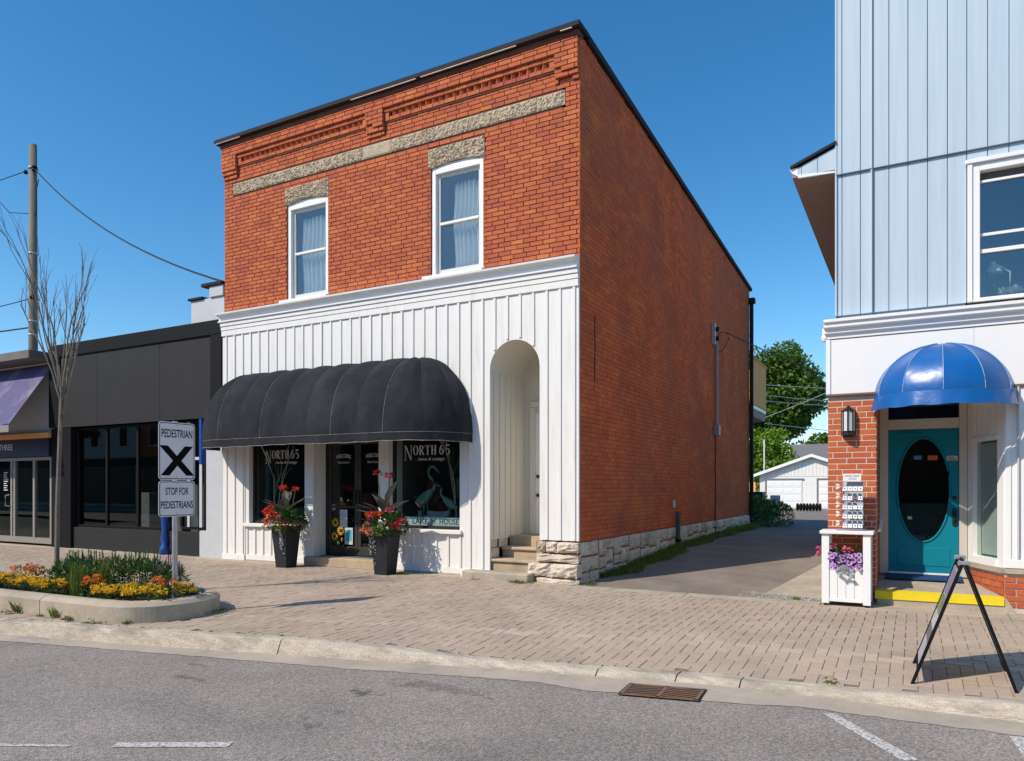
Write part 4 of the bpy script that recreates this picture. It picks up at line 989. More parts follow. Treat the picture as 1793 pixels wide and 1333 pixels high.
part('round_sticker', flat([(-5.13 + .05 * cos(2 * pi * k / 14), 1.06 + .065 * sin(2 * pi * k / 14)) for k in range(14)], yd), M('round sticker', (.30, .32, .22), .6, .3, 40, 0), leaves[0])
q = rect(-4.99, -4.83, 1.10, 1.14, yd); part('red_sticker', q, M('red sticker', (.25, .03, .03), .6, .1), leaves[0])

# ================================================================== WINDOW DISPLAY
HER = M('verdigris metal', (.16, .33, .29), .6, .3, 14, .3, 60)
def heron(x, y, z, s, flip, label, curl):
    t = thing('heron_statue', label, 'statue', (x, y, z))
    q = MB(); d = -1 if flip else 1
    body = []
    for i in range(9):
        u = i / 8; body.append((x + d * s * (-.30 + .55 * u), y, z + s * (.62 + .34 * u - .05 * sin(pi * u))))
    o = len(q.v); n = 10
    for i, p in enumerate(body):
        r = s * .12 * sin(pi * min(.97, max(.06, (i + .3) / 8.6))) ** .8
        for k in range(n): a = 2 * pi * k / n; q.v.append((p[0] - d * .45 * r * sin(a), p[1] + r * cos(a) * .8, p[2] + r * sin(a)))
    for i in range(8):
        for k in range(n): q.f.append((o + i * n + k, o + i * n + (k + 1) % n, o + (i + 1) * n + (k + 1) % n, o + (i + 1) * n + k))
    part('body', q, HER, t, smooth=True)
    if curl: nk = [(.22, .92), (.28, 1.05), (.22, 1.18), (.12, 1.28), (.08, 1.40), (.14, 1.50), (.24, 1.52), (.31, 1.46)]
    else: nk = [(.22, .92), (.30, 1.02), (.32, 1.12), (.30, 1.20), (.34, 1.28), (.40, 1.30)]
    part('neck', MB().tube([(x + d * s * a, y, z + s * b) for a, b in nk], s * .045, 8, s * .03), HER, t, smooth=True)
    a, b = nk[-1]; part('beak', MB().tube([(x + d * s * a, y, z + s * b), (x + d * s * (a + .12), y, z + s * (b - (.12 if curl else -.06)))], s * .03, 6, s * .006), HER, t)
    for k in (-.05, .04): part('leg', MB().tube([(x + d * s * k, y + k * .5 * s, z + s * .78), (x + d * s * (k + .02), y + k * .5 * s, z + s * .4), (x + d * s * (k - .02), y + k * .5 * s, z + .012)], s * .016, 6), HER, t)
    part('base', MB().lathe([(.10 * s, 0), (.10 * s, .02 * s), (.06 * s, .035 * s)], (x, y, z), 12), HER, t)
heron(-3.10, .40, .737, .70, False, 'taller verdigris heron statue with curled neck behind the right shop window', True)
heron(-2.56, .34, .737, .56, True, 'shorter verdigris heron statue beside the birch branch in the shop window', False)
def cushion(x, y, z, w, h, mat, label, nm='cushion'):
    q = MB()
    for sg in (-1, 1):
        q.grid(lambda u, v: (x + w * (u - .5) * (1 - .06 * sin(pi * v)), y + sg * .07 * (sin(pi * u) * sin(pi * v)) ** .5 + (v) * .06, z + h * v * (1 - .05 * sin(pi * u))), 10, 10)
    return solo(nm, q, mat, label, 'cushion', (x, y, z), smooth=True)
cushion(-2.78, .26, .737, .46, .30, M('cream linen', (.42, .44, .40), .9, .1, 20, .3, 200), 'cream cushion on the sill of the right shop window')
solo('cushion_print', flat([(-2.91, .80), (-2.78, .79), (-2.74, .86), (-2.82, .92), (-2.90, .90)], .182), M('plum print', (.10, .02, .03), .8, .2), 'plum coloured patch on the cream window cushion', 'print', (-2.83, .182, .85))
bn = thing('lake_house_sign', 'pale narrow board lettered lake house at the bottom of the shop window', 'sign', (-2.78, .15, .785))
part('board', MB().bbox(-3.50, -2.17, .135, .15, .785, .93, .002), M('pale board', (.55, .64, .66), .7, .05), bn)
q = MB(); text(q, 'LAKE', (-3.02, .1335, .815), (1, 0, 0), (0, 0, 1), .09, .32, bold=.01); text(q, 'HOUSE', (-2.43, .1335, .815), (1, 0, 0), (0, 0, 1), .09, .38, bold=.01)
for sg in (1, -1): q.add([(-2.75 - .055, .1335, .86 - sg * .035), (-2.75 - .047, .1335, .86 - sg * .042), (-2.75 + .055, .1335, .86 + sg * .035), (-2.75 + .047, .1335, .86 + sg * .042)], [(0, 1, 2, 3)])
part('lettering', q, INK, bn)
BIRCH = M('white birch', (.45, .44, .41), .8, .25, 14, .3, 50)
def branch(mb, p, d, l, r, depth, spread=.5, up=.25):
    p = Vector(p); d = Vector(d).normalized(); pts = [p]; n = 4
    for i in range(n):
        d = (d + Vector((U(-.12, .12), U(-.12, .12), U(-.05, .12)))).normalized(); pts.append(pts[-1] + d * l / n)
    mb.tube(pts, r, 5, r * .62, False)
    if depth == 0: return
    for k in range(random.choice((2, 3))):
        q = pts[random.choice((2, 3, 4))]
        nd = (d + Vector((U(-spread, spread), U(-spread, spread), U(-.1, spread * .5) + up * .3))).normalized()
        branch(mb, q, nd, l * U(.55, .8), r * .58, depth - 1, spread, up)
random.seed(21)
q = MB(); branch(q, (-2.40, .34, .737), (-.03, 0, 1), .95, .022, 3, .55); solo('birch_branch', q, BIRCH, 'white birch branch standing behind the right shop window', 'branch', (-2.4, .34, .737))
q = MB(); branch(q, (-6.72, .4, .737), (.05, 0, 1), .9, .018, 2, .5); solo('birch_branch', q, BIRCH, 'upright white birch branch at the left of the left shop window', 'branch', (-6.72, .4, .737))
q = MB(); branch(q, (-6.68, .35, .737), (.5, 0, 1), 1.0, .016, 2, .5); solo('birch_branch', q, BIRCH, 'slanting white birch branch behind the left shop window', 'branch', (-6.68, .35, .737))
random.seed(33)
for x, z, w, h, c, lb, nm in ((-2.62, 1.42, .34, .34, (.30, .27, .24), 'framed square print hanging inside the right shop window', 'framed_print'), (-3.30, 1.35, .26, .42, (.20, .05, .05), 'dark red box shelved deep in the right shop window', 'shelf_box'), (-6.05, 1.25, .5, .3, (.10, .16, .18), 'grey blue box shelved inside the left shop window', 'shelf_box'), (-5.85, .80, .26, .34, (.50, .52, .52), 'white lettered card low in the left shop window', 'card'), (-4.95, 1.2, .5, .25, (.15, .05, .05), 'dark red box on the counter behind the left door leaf', 'shelf_box'), (-4.2, 1.0, .5, .4, (.09, .09, .1), 'dark box on the counter behind the right door leaf', 'shelf_box')):
    solo(nm, MB().bbox(x - w / 2, x + w / 2, .9, .97, z - h / 2, z + h / 2, .006), M(nm + lb[:9], c, .8, .25, 9, 0), lb, 'display', (x, .93, z - h / 2))
# vases on the sill
for x, s in ((-3.14, .16), (-3.02, .12)):
    solo('vase', MB().lathe([(.03, 0), (.06, s * .5), (.055, s), (.03, s * 1.5), (.04, s * 1.8)], (x, .3, .737), 12), M('vase glaze %d' % int(s * 100), (.35, .38, .38), .4, .1), ('larger' if s > .14 else 'smaller') + ' pale vase on the sill of the right shop window', 'vase', (x, .3, .737), smooth=True)

# ================================================================== FLOWER POTS
def blossom(mb, c, r, n=26, flat_=0.7, k=1.0):
    c = Vector(c)
    for i in range(n):
        v = Vector((U(-1, 1), U(-1, 1), U(-.6, 1))).normalized(); p = c + Vector((v.x, v.y, v.z * flat_)) * r * U(.35, .8)
        mb.leafq(p, (v + Vector((U(-.5, .5), U(-.5, .5), U(-.4, .6)))), Vector((U(-1, 1), U(-1, 1), U(-1, 1))), r * k * U(.6, .95), r * k * U(.5, .8))
def foliage(mb, c, rad, n, l, w, up=.4):
    c = Vector(c)
    for i in range(n):
        v = Vector((U(-1, 1), U(-1, 1), U(-.7, 1))); 
        if v.length > 1: v.normalize()
        p = c + Vector((v.x * rad[0], v.y * rad[1], v.z * rad[2]))
        mb.leafq(p, v + Vector((U(-.8, .8), U(-.8, .8), U(-.3, .8))), (U(-.6, .6), U(-.6, .6), 1), l * U(.6, 1.3), w * U(.6, 1.3))
def flower_pot(x, y, ht, label, cans, blooms, trail_x, tall):
    t = thing('flower_pot', label, 'planter', (x, y, 0), 'tall square planters flanking the shop door')
    a, b = .125, .178; q = MB()
    q.hexa([(x - a, y - a, 0), (x + a, y - a, 0), (x + a, y + a, 0), (x - a, y + a, 0), (x - b, y - b, ht), (x + b, y - b, ht), (x + b, y + b, ht), (x - b, y + b, ht)])
    pt_ = part('pot', q, POT, t)
    q = MB().bbox(x - b - .012, x + b + .012, y - b - .012, y + b + .012, ht + .001, ht + .04, .006); part('rim', q, POT, pt_)
    q = MB(); foliage(q, (x, y, ht + .13), (.33, .31, .23), 900, .06, .038); foliage(q, (x + .10, y, ht + .11), (.26, .28, .20), 400, .065, .042); part('foliage', q, GREEN, t)
    q = MB(); foliage(q, (x + .08, y - .28, ht + .04), (.13, .08, .09), 130, .045, .03); part('lime_foliage', q, LIMEL, t)
    for (dx, dy, dz, tx, ty, l, w) in cans:
        part('canna_leaf', MB().leaf((x + dx, y + dy - .04, ht + dz + .10), (tx, ty, .8), (U(-.3, .3), U(-.3, .3), 1), l * 1.1, w * 1.25, .3), CANNA, t)
    q = MB()
    for (bx, by, bz, r, m_) in tall: q.tube([(x + bx * .3, y + by * .3, ht + .1), (x + bx * .7, y + by * .7, ht + bz * .6), (x + bx, y + by, ht + bz)], .009, 5)
    part('stem', q, CANNA, t)
    for (bx, by, bz, r, m_) in tall + blooms:
        q = MB(); blossom(q, (x + bx * .95, y + by * 1.12, ht + bz), r * .92, 46, .75, .72); part('blossom', q, m_, t)
    q = MB(); p = Vector((x + trail_x, y - .215, ht + .06))
    for k in range(3):
        pp = p + Vector((U(-.03, .03), U(-.02, .02), 0))
        for i in range(55):
            pp = pp + Vector((U(-.007, .007), U(-.004, .004) + .0016, -.0108))
            if k and i > 38: break
            q.leafq(pp + Vector((U(-.02, .02), U(-.02, .01), 0)), (U(-1, 1), -.5, U(-.6, .2)), (U(-.4, .4), -.4, 1), .027, .022)
    part('trailing_plant', q, SILVER, t)
    return t
random.seed(5)
c1 = [(.0, .0, .2, .3, -.3, .36, .15), (-.05, 0, .2, -.6, -.3, .36, .14), (.1, 0, .22, .9, -.1, .40, .13), (-.02, 0, .25, -.1, .4, .42, .13), (.05, -.05, .18, .15, -.7, .30, .15), (-.08, -.05, .2, -.35, -.6, .32, .15), (.02, .02, .3, -.4, .3, .4, .12), (.1, .05, .25, .6, .4, .4, .13)]
flower_pot(-5.53, -.48, .70, 'charcoal planter left of the shop door with red geraniums and low canna flowers', c1,
           [(-.30, -.18, .30, .085, REDF), (-.05, -.28, .26, .10, REDF), (-.34, -.05, .36, .07, REDF), (.22, -.24, .10, .075, CRIMF), (.14, -.28, .22, .05, PINKF), (-.26, -.2, .14, .075, SALMON), (-.2, -.26, .06, .07, SALMON), (.0, -.3, .12, .055, PINKF), (.32, -.1, .06, .06, SALMON)],
           .07, [(-.06, -.02, .72, .085, REDF), (.18, .05, .70, .065, REDF)])
c2 = [(.0, .0, .22, .2, -.4, .36, .15), (-.06, 0, .2, -.5, -.5, .34, .15), (.1, 0, .24, 1.0, -.1, .46, .12), (-.02, 0, .25, -.5, .2, .40, .11), (.05, -.05, .2, .5, -.3, .36, .11), (-.1, -.05, .2, -.9, -.3, .36, .07), (-.12, -.05, .14, -1.0, -.4, .34, .05), (.02, .02, .35, .1, .2, .42, .14), (.0, 0, .3, -.1, -.2, .3, .12)]
flower_pot(-3.28, -.48, .69, 'charcoal planter right of the shop door with tall red canna flowers', c2,
           [(-.22, -.15, .30, .075, REDF), (-.04, -.26, .30, .085, REDF), (.08, -.2, .31, .07, REDF), (.20, -.12, .38, .075, PINKF), (.32, -.15, .12, .095, CRIMF), (.38, -.05, .2, .08, CRIMF), (-.33, -.1, .12, .07, SALMON), (-.22, -.24, .04, .08, SALMON), (-.08, -.27, .02, .075, SALMON), (-.34, 0, .22, .06, PURD)],
           -.12, [(-.16, .0, .98, .085, REDF), (.10, -.02, .93, .085, CRIMF)])

# ================================================================== BLUE BUILDING (right)
R = thing('blue_clad_building', 'pale blue clad building with white lower storey and teal door', 'building', (6.5, 0, 0))
RX = 3.41; RXE = 11.0
part('core_wall', MB().box(3.56, RXE, 2.0, 10, 0, 10.5), GREYP, R)
# upper siding: panels with grooves
edges = [3.52, 3.58, 3.79, 3.925, 4.105, 4.31, 4.515, 4.72, 4.915] + [4.915 + .205 * i for i in range(1, 31)]
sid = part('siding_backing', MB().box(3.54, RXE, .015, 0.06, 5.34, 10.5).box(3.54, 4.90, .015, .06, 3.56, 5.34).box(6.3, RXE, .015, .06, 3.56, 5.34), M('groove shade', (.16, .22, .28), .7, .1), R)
for a, b in zip(edges, edges[1:]):
    if b > RXE: break
    if not (4.90 < (a + b) / 2 < 6.3): part('siding_panel', MB().bbox(a + .0035, b - .0035, -0.005, .02, 3.60, 5.368, .003), SIDING, sid)
    else: part('siding_panel', MB().bbox(a + .0035, b - .0035, -0.005, .02, 5.23, 5.368, .003), SIDING, sid)
    part('siding_panel', MB().bbox(a + .0035, b - .0035, -0.02, .02, 5.374, 10.5, .003), SIDING, sid)
part('corner_trim', MB().bbox(3.905, 3.924, -.034, .0, 3.60, 10.5, .004), SIDING, sid); part('joint_shade', MB().box(3.9245, 3.937, -.0245, .0, 3.60, 10.5), M('painted joint shade', (.06, .09, .12), .7), sid)  # solid dark strip: the siding gap's shade is put into its colour
part('corner_trim', MB().bbox(3.50, 3.523, -.03, .10, 3.60, 10.5, .004), SIDING, sid)
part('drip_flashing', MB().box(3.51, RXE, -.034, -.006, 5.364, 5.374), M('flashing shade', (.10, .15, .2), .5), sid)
part('side_wall', MB().box(3.515, 3.56, .06, 9.9, 0.0, 10.5), SIDING, R)
# window upstairs
wz0, wz1, wx0, wx1 = 3.60, 5.20, 4.92, 6.28
f = MB(); f.bbox(wx0, wx0 + .05, -.045, .12, wz0, wz1, .005); f.bbox(wx1 - .05, wx1, -.045, .12, wz0, wz1, .005); f.bbox(wx0 - .02, wx1 + .02, -.06, .1, wz1 + .001, wz1 + .05, .005)
uw = part('window', f, WHITEC, R)
f = MB(); f.bbox(wx0 + .05, wx0 + .125, -.025, .1, wz0, wz1 - .001, .005); f.bbox(wx1 - .125, wx1 - .05, -.025, .1, wz0, wz1 - .001, .005); f.bbox(wx0 + .125, wx1 - .125, -.025, .1, wz1 - .09, wz1 - .002, .005); f.bbox(wx0 + .125, wx1 - .125, -.025, .1, wz0, wz0 + .04, .005)
part('frame', f, WHITEC, uw)
for y0_, z0_, z1_ in ((.02, wz1 - .22, wz1 - .19), (.015, 4.16, 4.205), (.028, 4.36, 4.395)): part('sash_rail', MB().bbox(wx0 + .125, wx1 - .125, y0_, .044, z0_, z1_, .003), WHITEC, uw)
part('blind', MB().box(wx0 + .125, wx1 - .125, .075, .08, wz1 - .19, wz1 - .09), M('mesh screen', (.12, .11, .115), .9), uw)
part('pane', MB().box(wx0 + .125, wx1 - .125, .045, .049, wz0 + .04, wz1 - .2), PANEUP, uw)
q = MB(); x0, x1, y0, y1_, z0, z1 = wx0, wx1, .125, 1.9, 3.5, 5.4
q.add([(x0, y0, z0), (x1, y0, z0), (x1, y1_, z0), (x0, y1_, z0), (x0, y0, z1), (x1, y0, z1), (x1, y1_, z1), (x0, y1_, z1)], [(0, 1, 2, 3), (4, 7, 6, 5), (3, 2, 6, 7), (1, 5, 6, 2), (0, 3, 7, 4)]); part('room', q, M('dim room', (.05, .06, .075), .9), uw)
lp = thing('desk_lamp', 'white desk lamp with conical shade behind the upstairs window', 'lamp', (5.4, .35, 3.62))
part('shade', MB().lathe([(.025, .13), (.03, .11), (.10, .0)], (5.2, .35, 4.0), 14), WHITEC, lp); part('arm', MB().tube([(5.21, .35, 4.11), (5.37, .35, 3.99), (5.37, .35, 3.62)], .01, 6), WHITEC, lp)
random.seed(8)
for i, (xx, m_, nm) in enumerate(((5.10, TREEL, 'dark spiky house plant at the left of the upstairs window'), (5.36, SILVER, 'pale flowering house plant on the upstairs window sill'))):
    q = MB(); foliage(q, (xx, .3, 3.80 if i == 0 else 3.70), (.13, .08, .17 if i == 0 else .07), 200, .06, .03); tag(part('house_plant', q, m_, None, loc=(xx, .3, 3.62)), nm, 'plant')
# cornice and white fascia of the lower storey
q = MB(); pr = [(.02, 3.30), (-.05, 3.31), (-.05, 3.36), (-.09, 3.375), (-.09, 3.42), (-.14, 3.44), (-.14, 3.49), (-.17, 3.50), (-.17, 3.535), (.02, 3.575)]
q.prism([(RX - .03, a, b) for a, b in pr], (RXE - RX, 0, 0)); part('cornice', q, WHITEC, R)
part('cornice_return', MB().lathe([(.0, 0), (.035, .01), (.045, .05), (.03, .09), (.03, .17)], (RX - .03, -.02, 3.28), 12), WHITEC, R)
fa = part('fascia', MB().bbox(RX, RXE, -.035, .10, 2.61, 3.30, .004), WHITEC, R)
part('fascia_corner', MB().bbox(RX - .012, RX + .04, -.05, -.036, 2.61, 3.30, .003), WHITEC, fa)
part('fascia_seam', MB().box(4.98, 4.984, -.0375, -.0355, 2.61, 3.30), GREYP, fa)
part('underside_trim', MB().bbox(RX - .015, RXE, -.05, .10, 2.585, 2.612, .004), M('trim brown', (.2, .12, .09), .7), fa)
# roof eave on the drive side
ev = thing('side_eave', 'brown soffit eave projecting from the blue building above the driveway', 'eave', (3.25, 0, 5.4))
part('soffit', MB().prism([(3.06, .0, 5.44), (3.515, .0, 5.40), (3.515, 6.5, 5.40), (3.06, 6.5, 5.44)], (0, 0, .012)), SOFFIT, ev)
part('fascia_board', MB().bbox(2.99, 3.06, -.01, 6.5, 5.44, 5.50, .004), SOFFIT, ev); part('gutter', MB().prism([(2.99, -.02, 5.50), (3.06, -.02, 5.45), (3.06, -.02, 5.56), (2.96, -.02, 5.56)], (0, 6.5, 0)), WHITEC, ev)
for i, (a, b) in enumerate(((3.06, 3.10), (3.106, 3.29), (3.296, 3.50))):
    za, zb_ = 5.56 + (a - 3.06) * .38, 5.56 + (b - 3.06) * .38
    part('gable_panel', MB().hexa([(a, -.015, 5.45), (b, -.015, 5.45), (b, .02, 5.45), (a, .02, 5.45), (a, -.015, za), (b, -.015, zb_), (b, .02, zb_), (a, .02, za)]), SIDING, ev)
part('eave_trim', MB().prism([(3.06, -.02, 5.43), (3.51, -.02, 5.41), (3.51, -.02, 5.43), (3.06, -.02, 5.47)], (0, .04, 0)), WHITEC, ev)
part('roof_edge', MB().prism([(2.97, -.05, 5.555), (3.515, -.05, 5.765), (3.515, -.05, 5.80), (2.97, -.05, 5.59)], (0, 6.55, 0)), CAP, ev)
part('roof_vent', MB().prism([(3.27, .3, 5.69), (3.36, .3, 5.72), (3.30, .3, 5.80)], (0, .25, 0)), CAP, ev)
# brick pier
pier = part('brick_pier', MB().box(RX + .006, 3.966, .0045, .8, 0, 2.585), MORTARR, R)
C3, L3, J3 = .0715, .2225, .006
bmr = mesh('brick', MB().bbox(-(L3 - 2 * J3) / 2, (L3 - 2 * J3) / 2, 0, .09, -(C3 - 2 * J3) / 2, (C3 - 2 * J3) / 2, .003), BRICKR)
hbr = {}
def pier_face(z0, z1, x0, x1, face):
    z = z0; r = 0
    while z + C3 <= z1 + .002:
        x = x0 - (L3 / 2 if r % 2 else 0) - (.05 if r % 3 == 1 else 0)
        while x < x1 - .02:
            a, b = max(x, x0), min(x + L3, x1); x += L3
            if b - a < .03: continue
            m_ = (a + b) / 2
            key = round(b - a, 3)
            if key not in hbr: hbr[key] = mesh('brick', MB().bbox(-(b - a) / 2 + J3, (b - a) / 2 - J3, 0, .05, -C3 / 2 + J3, C3 / 2 - J3, .003), BRICKR)
            piece('brick', hbr[key], pier, face(m_, z + C3 / 2)[0], rot=(0, 0, face(m_, 0)[1]))
        z += C3; r += 1
pier_face(0.02, 2.585, RX, 3.97, lambda u, z: ((u, U(-.001, .001), z), 0))
pier_face(0.02, 2.585, .05, .80, lambda u, z: ((3.97, u, z), pi / 2))
# recessed doorway
DYR = .80
q = MB(); q.bbox(3.972, 4.075, DYR - .04, DYR + .1, .30, 2.585, .005); q.bbox(4.875, 4.965, DYR - .04, DYR + .1, .30, 2.585, .005); q.bbox(4.075, 4.875, DYR - .035, DYR + .1, 2.195, 2.325, .005); q.bbox(4.075, 4.875, DYR - .03, DYR + .1, 2.52, 2.585, .004)
dfm = part('door_frame', q, M('ivory trim', (.55, .52, .45), .5, .05), R)
part('transom_pane', MB().box(4.075, 4.875, DYR + .03, DYR + .036, 2.325, 2.52), SHOPG, dfm)
dw = MB(); cx_, cz_, ra, rb = 4.478, 1.405, .295, .665; x0, x1, z0, z1 = 4.08, 4.87, .335, 2.19; n = 40
outer = []; inner = []
for i in range(n):
    a = 2 * pi * i / n; c, s_ = cos(a), sin(a); inner.append((cx_ + ra * c, cz_ + rb * s_))
    k = min(((x1 if c > 0 else x0) - cx_) / c if abs(c) > 1e-6 else 1e9, ((z1 if s_ > 0 else z0) - cz_) / s_ if abs(s_) > 1e-6 else 1e9); outer.append((cx_ + k * c, cz_ + k * s_))
for i in range(n):
    j = (i + 1) % n; a, b, c, e = outer[i], outer[j], inner[j], inner[i]
    dw.add([(a[0], DYR, a[1]), (b[0], DYR, b[1]), (c[0], DYR, c[1]), (e[0], DYR, e[1]), (c[0], DYR + .04, c[1]), (e[0], DYR + .04, e[1])], [(0, 1, 2, 3), (3, 2, 4, 5)])
for p in ((x0, z0), (x1, z0), (x1, z1), (x0, z1)):   # square corners of the leaf
    i = min(range(n), key=lambda i: (outer[i][0] - p[0]) ** 2 + (outer[i][1] - p[1]) ** 2)
    for j in (i - 1, i):
        a, b = outer[j % n], outer[(j + 1) % n]
        if abs(a[0] - b[0]) > 1e-4 and abs(a[1] - b[1]) > 1e-4: dw.add([(a[0], DYR, a[1]), (p[0], DYR, p[1]), (b[0], DYR, b[1])], [(0, 1, 2)])
td = part('teal_door', dw, TEAL, R)
q = MB().tube([(cx_ + (ra + .006) * cos(2 * pi * i / 48), DYR - .003, cz_ + (rb + .006) * sin(2 * pi * i / 48)) for i in range(49)], .014, 6); part('oval_moulding', q, TEAL, td, smooth=True)
part('oval_pane', MB().add([(cx_ + ra * cos(2 * pi * i / n), DYR + .02, cz_ + rb * sin(2 * pi * i / n)) for i in range(n)], [tuple(range(n))]), SHOPG, td)
part('lower_panel', MB().bbox(4.18, 4.78, DYR - .008, DYR + .004, .42, .66, .006), TEAL, td)
part('kick_weatherstrip', MB().bbox(4.08, 4.87, DYR - .015, DYR + .02, .31, .334, .003), WHITEC, td)
part('handle_plate', MB().bbox(4.80, 4.845, DYR - .03, DYR - .001, .95, 1.17, .012), BLKMET, td); part('deadbolt', MB().bbox(4.80, 4.845, DYR - .025, DYR - .001, 1.28, 1.33, .012), BLKMET, td); part('handle_grip', MB().tube([(4.822, DYR - .03, 1.0), (4.822, DYR - .06, 1.03), (4.822, DYR - .06, 1.09), (4.822, DYR - .03, 1.12)], .012, 6), BLKMET, td)
part('closer', MB().bbox(4.20, 4.45, DYR - .03, DYR - .001, 2.12, 2.145, .004), TEAL, td)
for a, b, c, e, m_ in ((4.37, 4.46, 1.80, 1.85, (.06, .22, .42)), (4.53, 4.64, 1.79, 1.85, (.62, .10, .04)), (4.74, 4.86, 1.78, 1.84, (.6, .58, .55)), (4.30, 4.35, 1.02, 1.06, (.4, .42, .44))):
    yy = DYR + .018 if b < 4.7 else DYR - .003
    part('door_sticker', MB().box(a, b, yy, yy + .001, c, e), M('sticker %.2f' % a, m_, .6, .15, 40, 0), td)
q = MB(); text(q, 'PLEASE KNOCK', (4.80, DYR - .0045, 1.815), (1, 0, 0), (0, 0, 1), .012, .1); text(q, 'THANK YOU', (4.80, DYR - .0045, 1.792), (1, 0, 0), (0, 0, 1), .014, .08)
q2 = MB()
for k in range(3): q2.box(4.755, 4.845 - .01 * k, DYR - .0045, DYR - .004, 1.79 + k * .016, 1.796 + k * .016)
part('sticker_print', q2, INK, td)
q = MB(); x0, x1, y0, y1_, z0, z1 = 4.0, 4.96, DYR + .1, 1.98, .3, 2.6
q.add([(x0, y0, z0), (x1, y0, z0), (x1, y1_, z0), (x0, y1_, z0), (x0, y0, z1), (x1, y0, z1), (x1, y1_, z1), (x0, y1_, z1)], [(0, 1, 2, 3), (4, 7, 6, 5), (3, 2, 6, 7), (1, 5, 6, 2), (0, 3, 7, 4)]); part('hall_interior', q, M('hall interior', (.06, .055, .05), .9, .5, 2.5, 0), R)
part('hall_counter', MB().bbox(4.02, 4.94, 1.4, 1.7, .3, 1.22, .004), M('counter green', (.06, .10, .075), .7, .3, 4), R)
part('soffit', MB().box(3.97, 5.4, .10, DYR, 2.56, 2.584), WHITE, R)
part('handrail', MB().tube([(3.995, .55, 1.02), (3.995, .25, .93), (3.995, .12, .90)], .022, 8), WHITEC, R)
# angled bay on the right of the door
P0 = Vector((4.968, .76, 0)); P1 = Vector((5.275, .0, 0)); ex = (P1 - P0).normalized(); nx_ = Vector((ex.y, -ex.x, 0))
def bay(s0, s1, z0, z1, d0, d1, b=None):
    a = P0 + ex * s0; c = P0 + ex * s1; q = MB()
    v = [a + nx_ * d1, c + nx_ * d1, c + nx_ * d0, a + nx_ * d0]
    q.hexa([(p.x, p.y, z0) for p in v] + [(p.x, p.y, z1) for p in v]); return q
LB = (P1 - P0).length
bb = part('bay_base', bay(.0, LB - .004, 0, .455, -.2, -.012), MORTARR, R)
part('bay_base_front', MB().box(5.29, RXE, .012, .3, 0, .455), MORTARR, R)
r = 0; z = .06
while z + C3 < .46:
    s = -(L3 / 2 if r % 2 else 0)
    while s < LB:
        a, b = max(s, 0), min(s + L3, LB); s += L3
        if b - a > .03: part('brick', bay(a + J3, b - J3, z + J3, z + C3 - J3, -.05, 0), BRICKR, bb)
    x = 5.28 - (0 if r % 2 else L3 / 2)
    while x < 8:
        a, b = max(x, 5.28), x + L3; x += L3
        part('brick', MB().bbox(a + J3, b - J3, 0, .05, z + J3, z + C3 - J3, .003), BRICKR, bb)
    z += C3; r += 1
part('bay_sill', bay(-.01, LB + .01, .456, .515, -.2, .035), CONC, bb); part('bay_sill', MB().box(5.285, RXE, -.035, .2, .4565, .5155), CONC, bb)
bw = part('bay_window', bay(.0, .12, .516, 2.585, -.1, 0), WHITE, R)
part('bay_post', bay(LB - .13, LB, .516, 2.585, -.1, 0.004), WHITEC, bw); part('bay_rail', bay(.12, LB - .13, .516, .60, -.1, .03), WHITEC, bw); part('bay_head', bay(.12, LB - .13, 2.05, 2.585, -.1, -.005), WHITE, bw); part('bay_head_trim', bay(.12, LB - .13, 2.0, 2.05, -.1, .012), WHITEC, bw)
for i in range(5): part('bay_batten', bay(.15 + i * .1, .18 + i * .1, 2.06, 2.585, -.01, .008), WHITE, bw)
part('pane', bay(.12, LB - .13, .60, 2.0, -.06, -.055), SHOPG, bw)
part('bay_curtain', bay(.14, .5, .62, 1.98, -.12, -.10), M('pale drape', (.55, .55, .5), .9, .05), bw); part('bay_curtain', bay(.5, LB - .12, .62, 1.98, -.12, -.10), M('teal drape', (.02, .18, .21), .9, .1), bw)
# white front to the right of the bay
fr2 = part('front_panelling', MB().bbox(5.282, RXE, -.02, .08, .517, 2.585, .004), WHITEC, R)
part('front_panel', MB().bbox(5.40, 5.42, -.05, -.021, .62, 2.60, .004), GREYP, fr2); part('front_panel', MB().bbox(5.29, 5.345, -.034, -.021, .62, 2.584, .004), WHITEC, fr2); part('front_panel', MB().bbox(5.285, RXE, -.045, -.021, .518, .62, .004), WHITEC, fr2)
# doorstep, sloped up to the door, with a yellow nose
q = MB().hexa([(3.972, -.06, 0), (5.40, -.06, 0), (5.40, .9, 0), (3.972, .9, 0), (3.972, -.06, .165), (5.30, -.06, .165), (5.0, .9, .305), (3.972, .9, .305)]); dst = part('doorstep', q, CONC, R)
part('yellow_nosing', MB().hexa([(3.955, -.075, .078), (5.275, -.075, .088), (5.275, .0, .09), (3.955, .0, .08), (3.955, -.075, .172), (5.275, -.075, .172), (5.27, .02, .186), (3.955, .02, .186)]), PAINTY, dst)
solo('doormat', MB().hexa([(4.04, .50, .27), (4.90, .50, .27), (4.90, .76, .30), (4.04, .76, .30), (4.04, .50, .284), (4.90, .50, .284), (4.90, .76, .314), (4.04, .76, .314)]), M('blue doormat', (.01, .055, .16), .95, .15, 30, .5, 300), 'dark blue doormat in front of the teal door', 'doormat', (4.47, .6, .28))

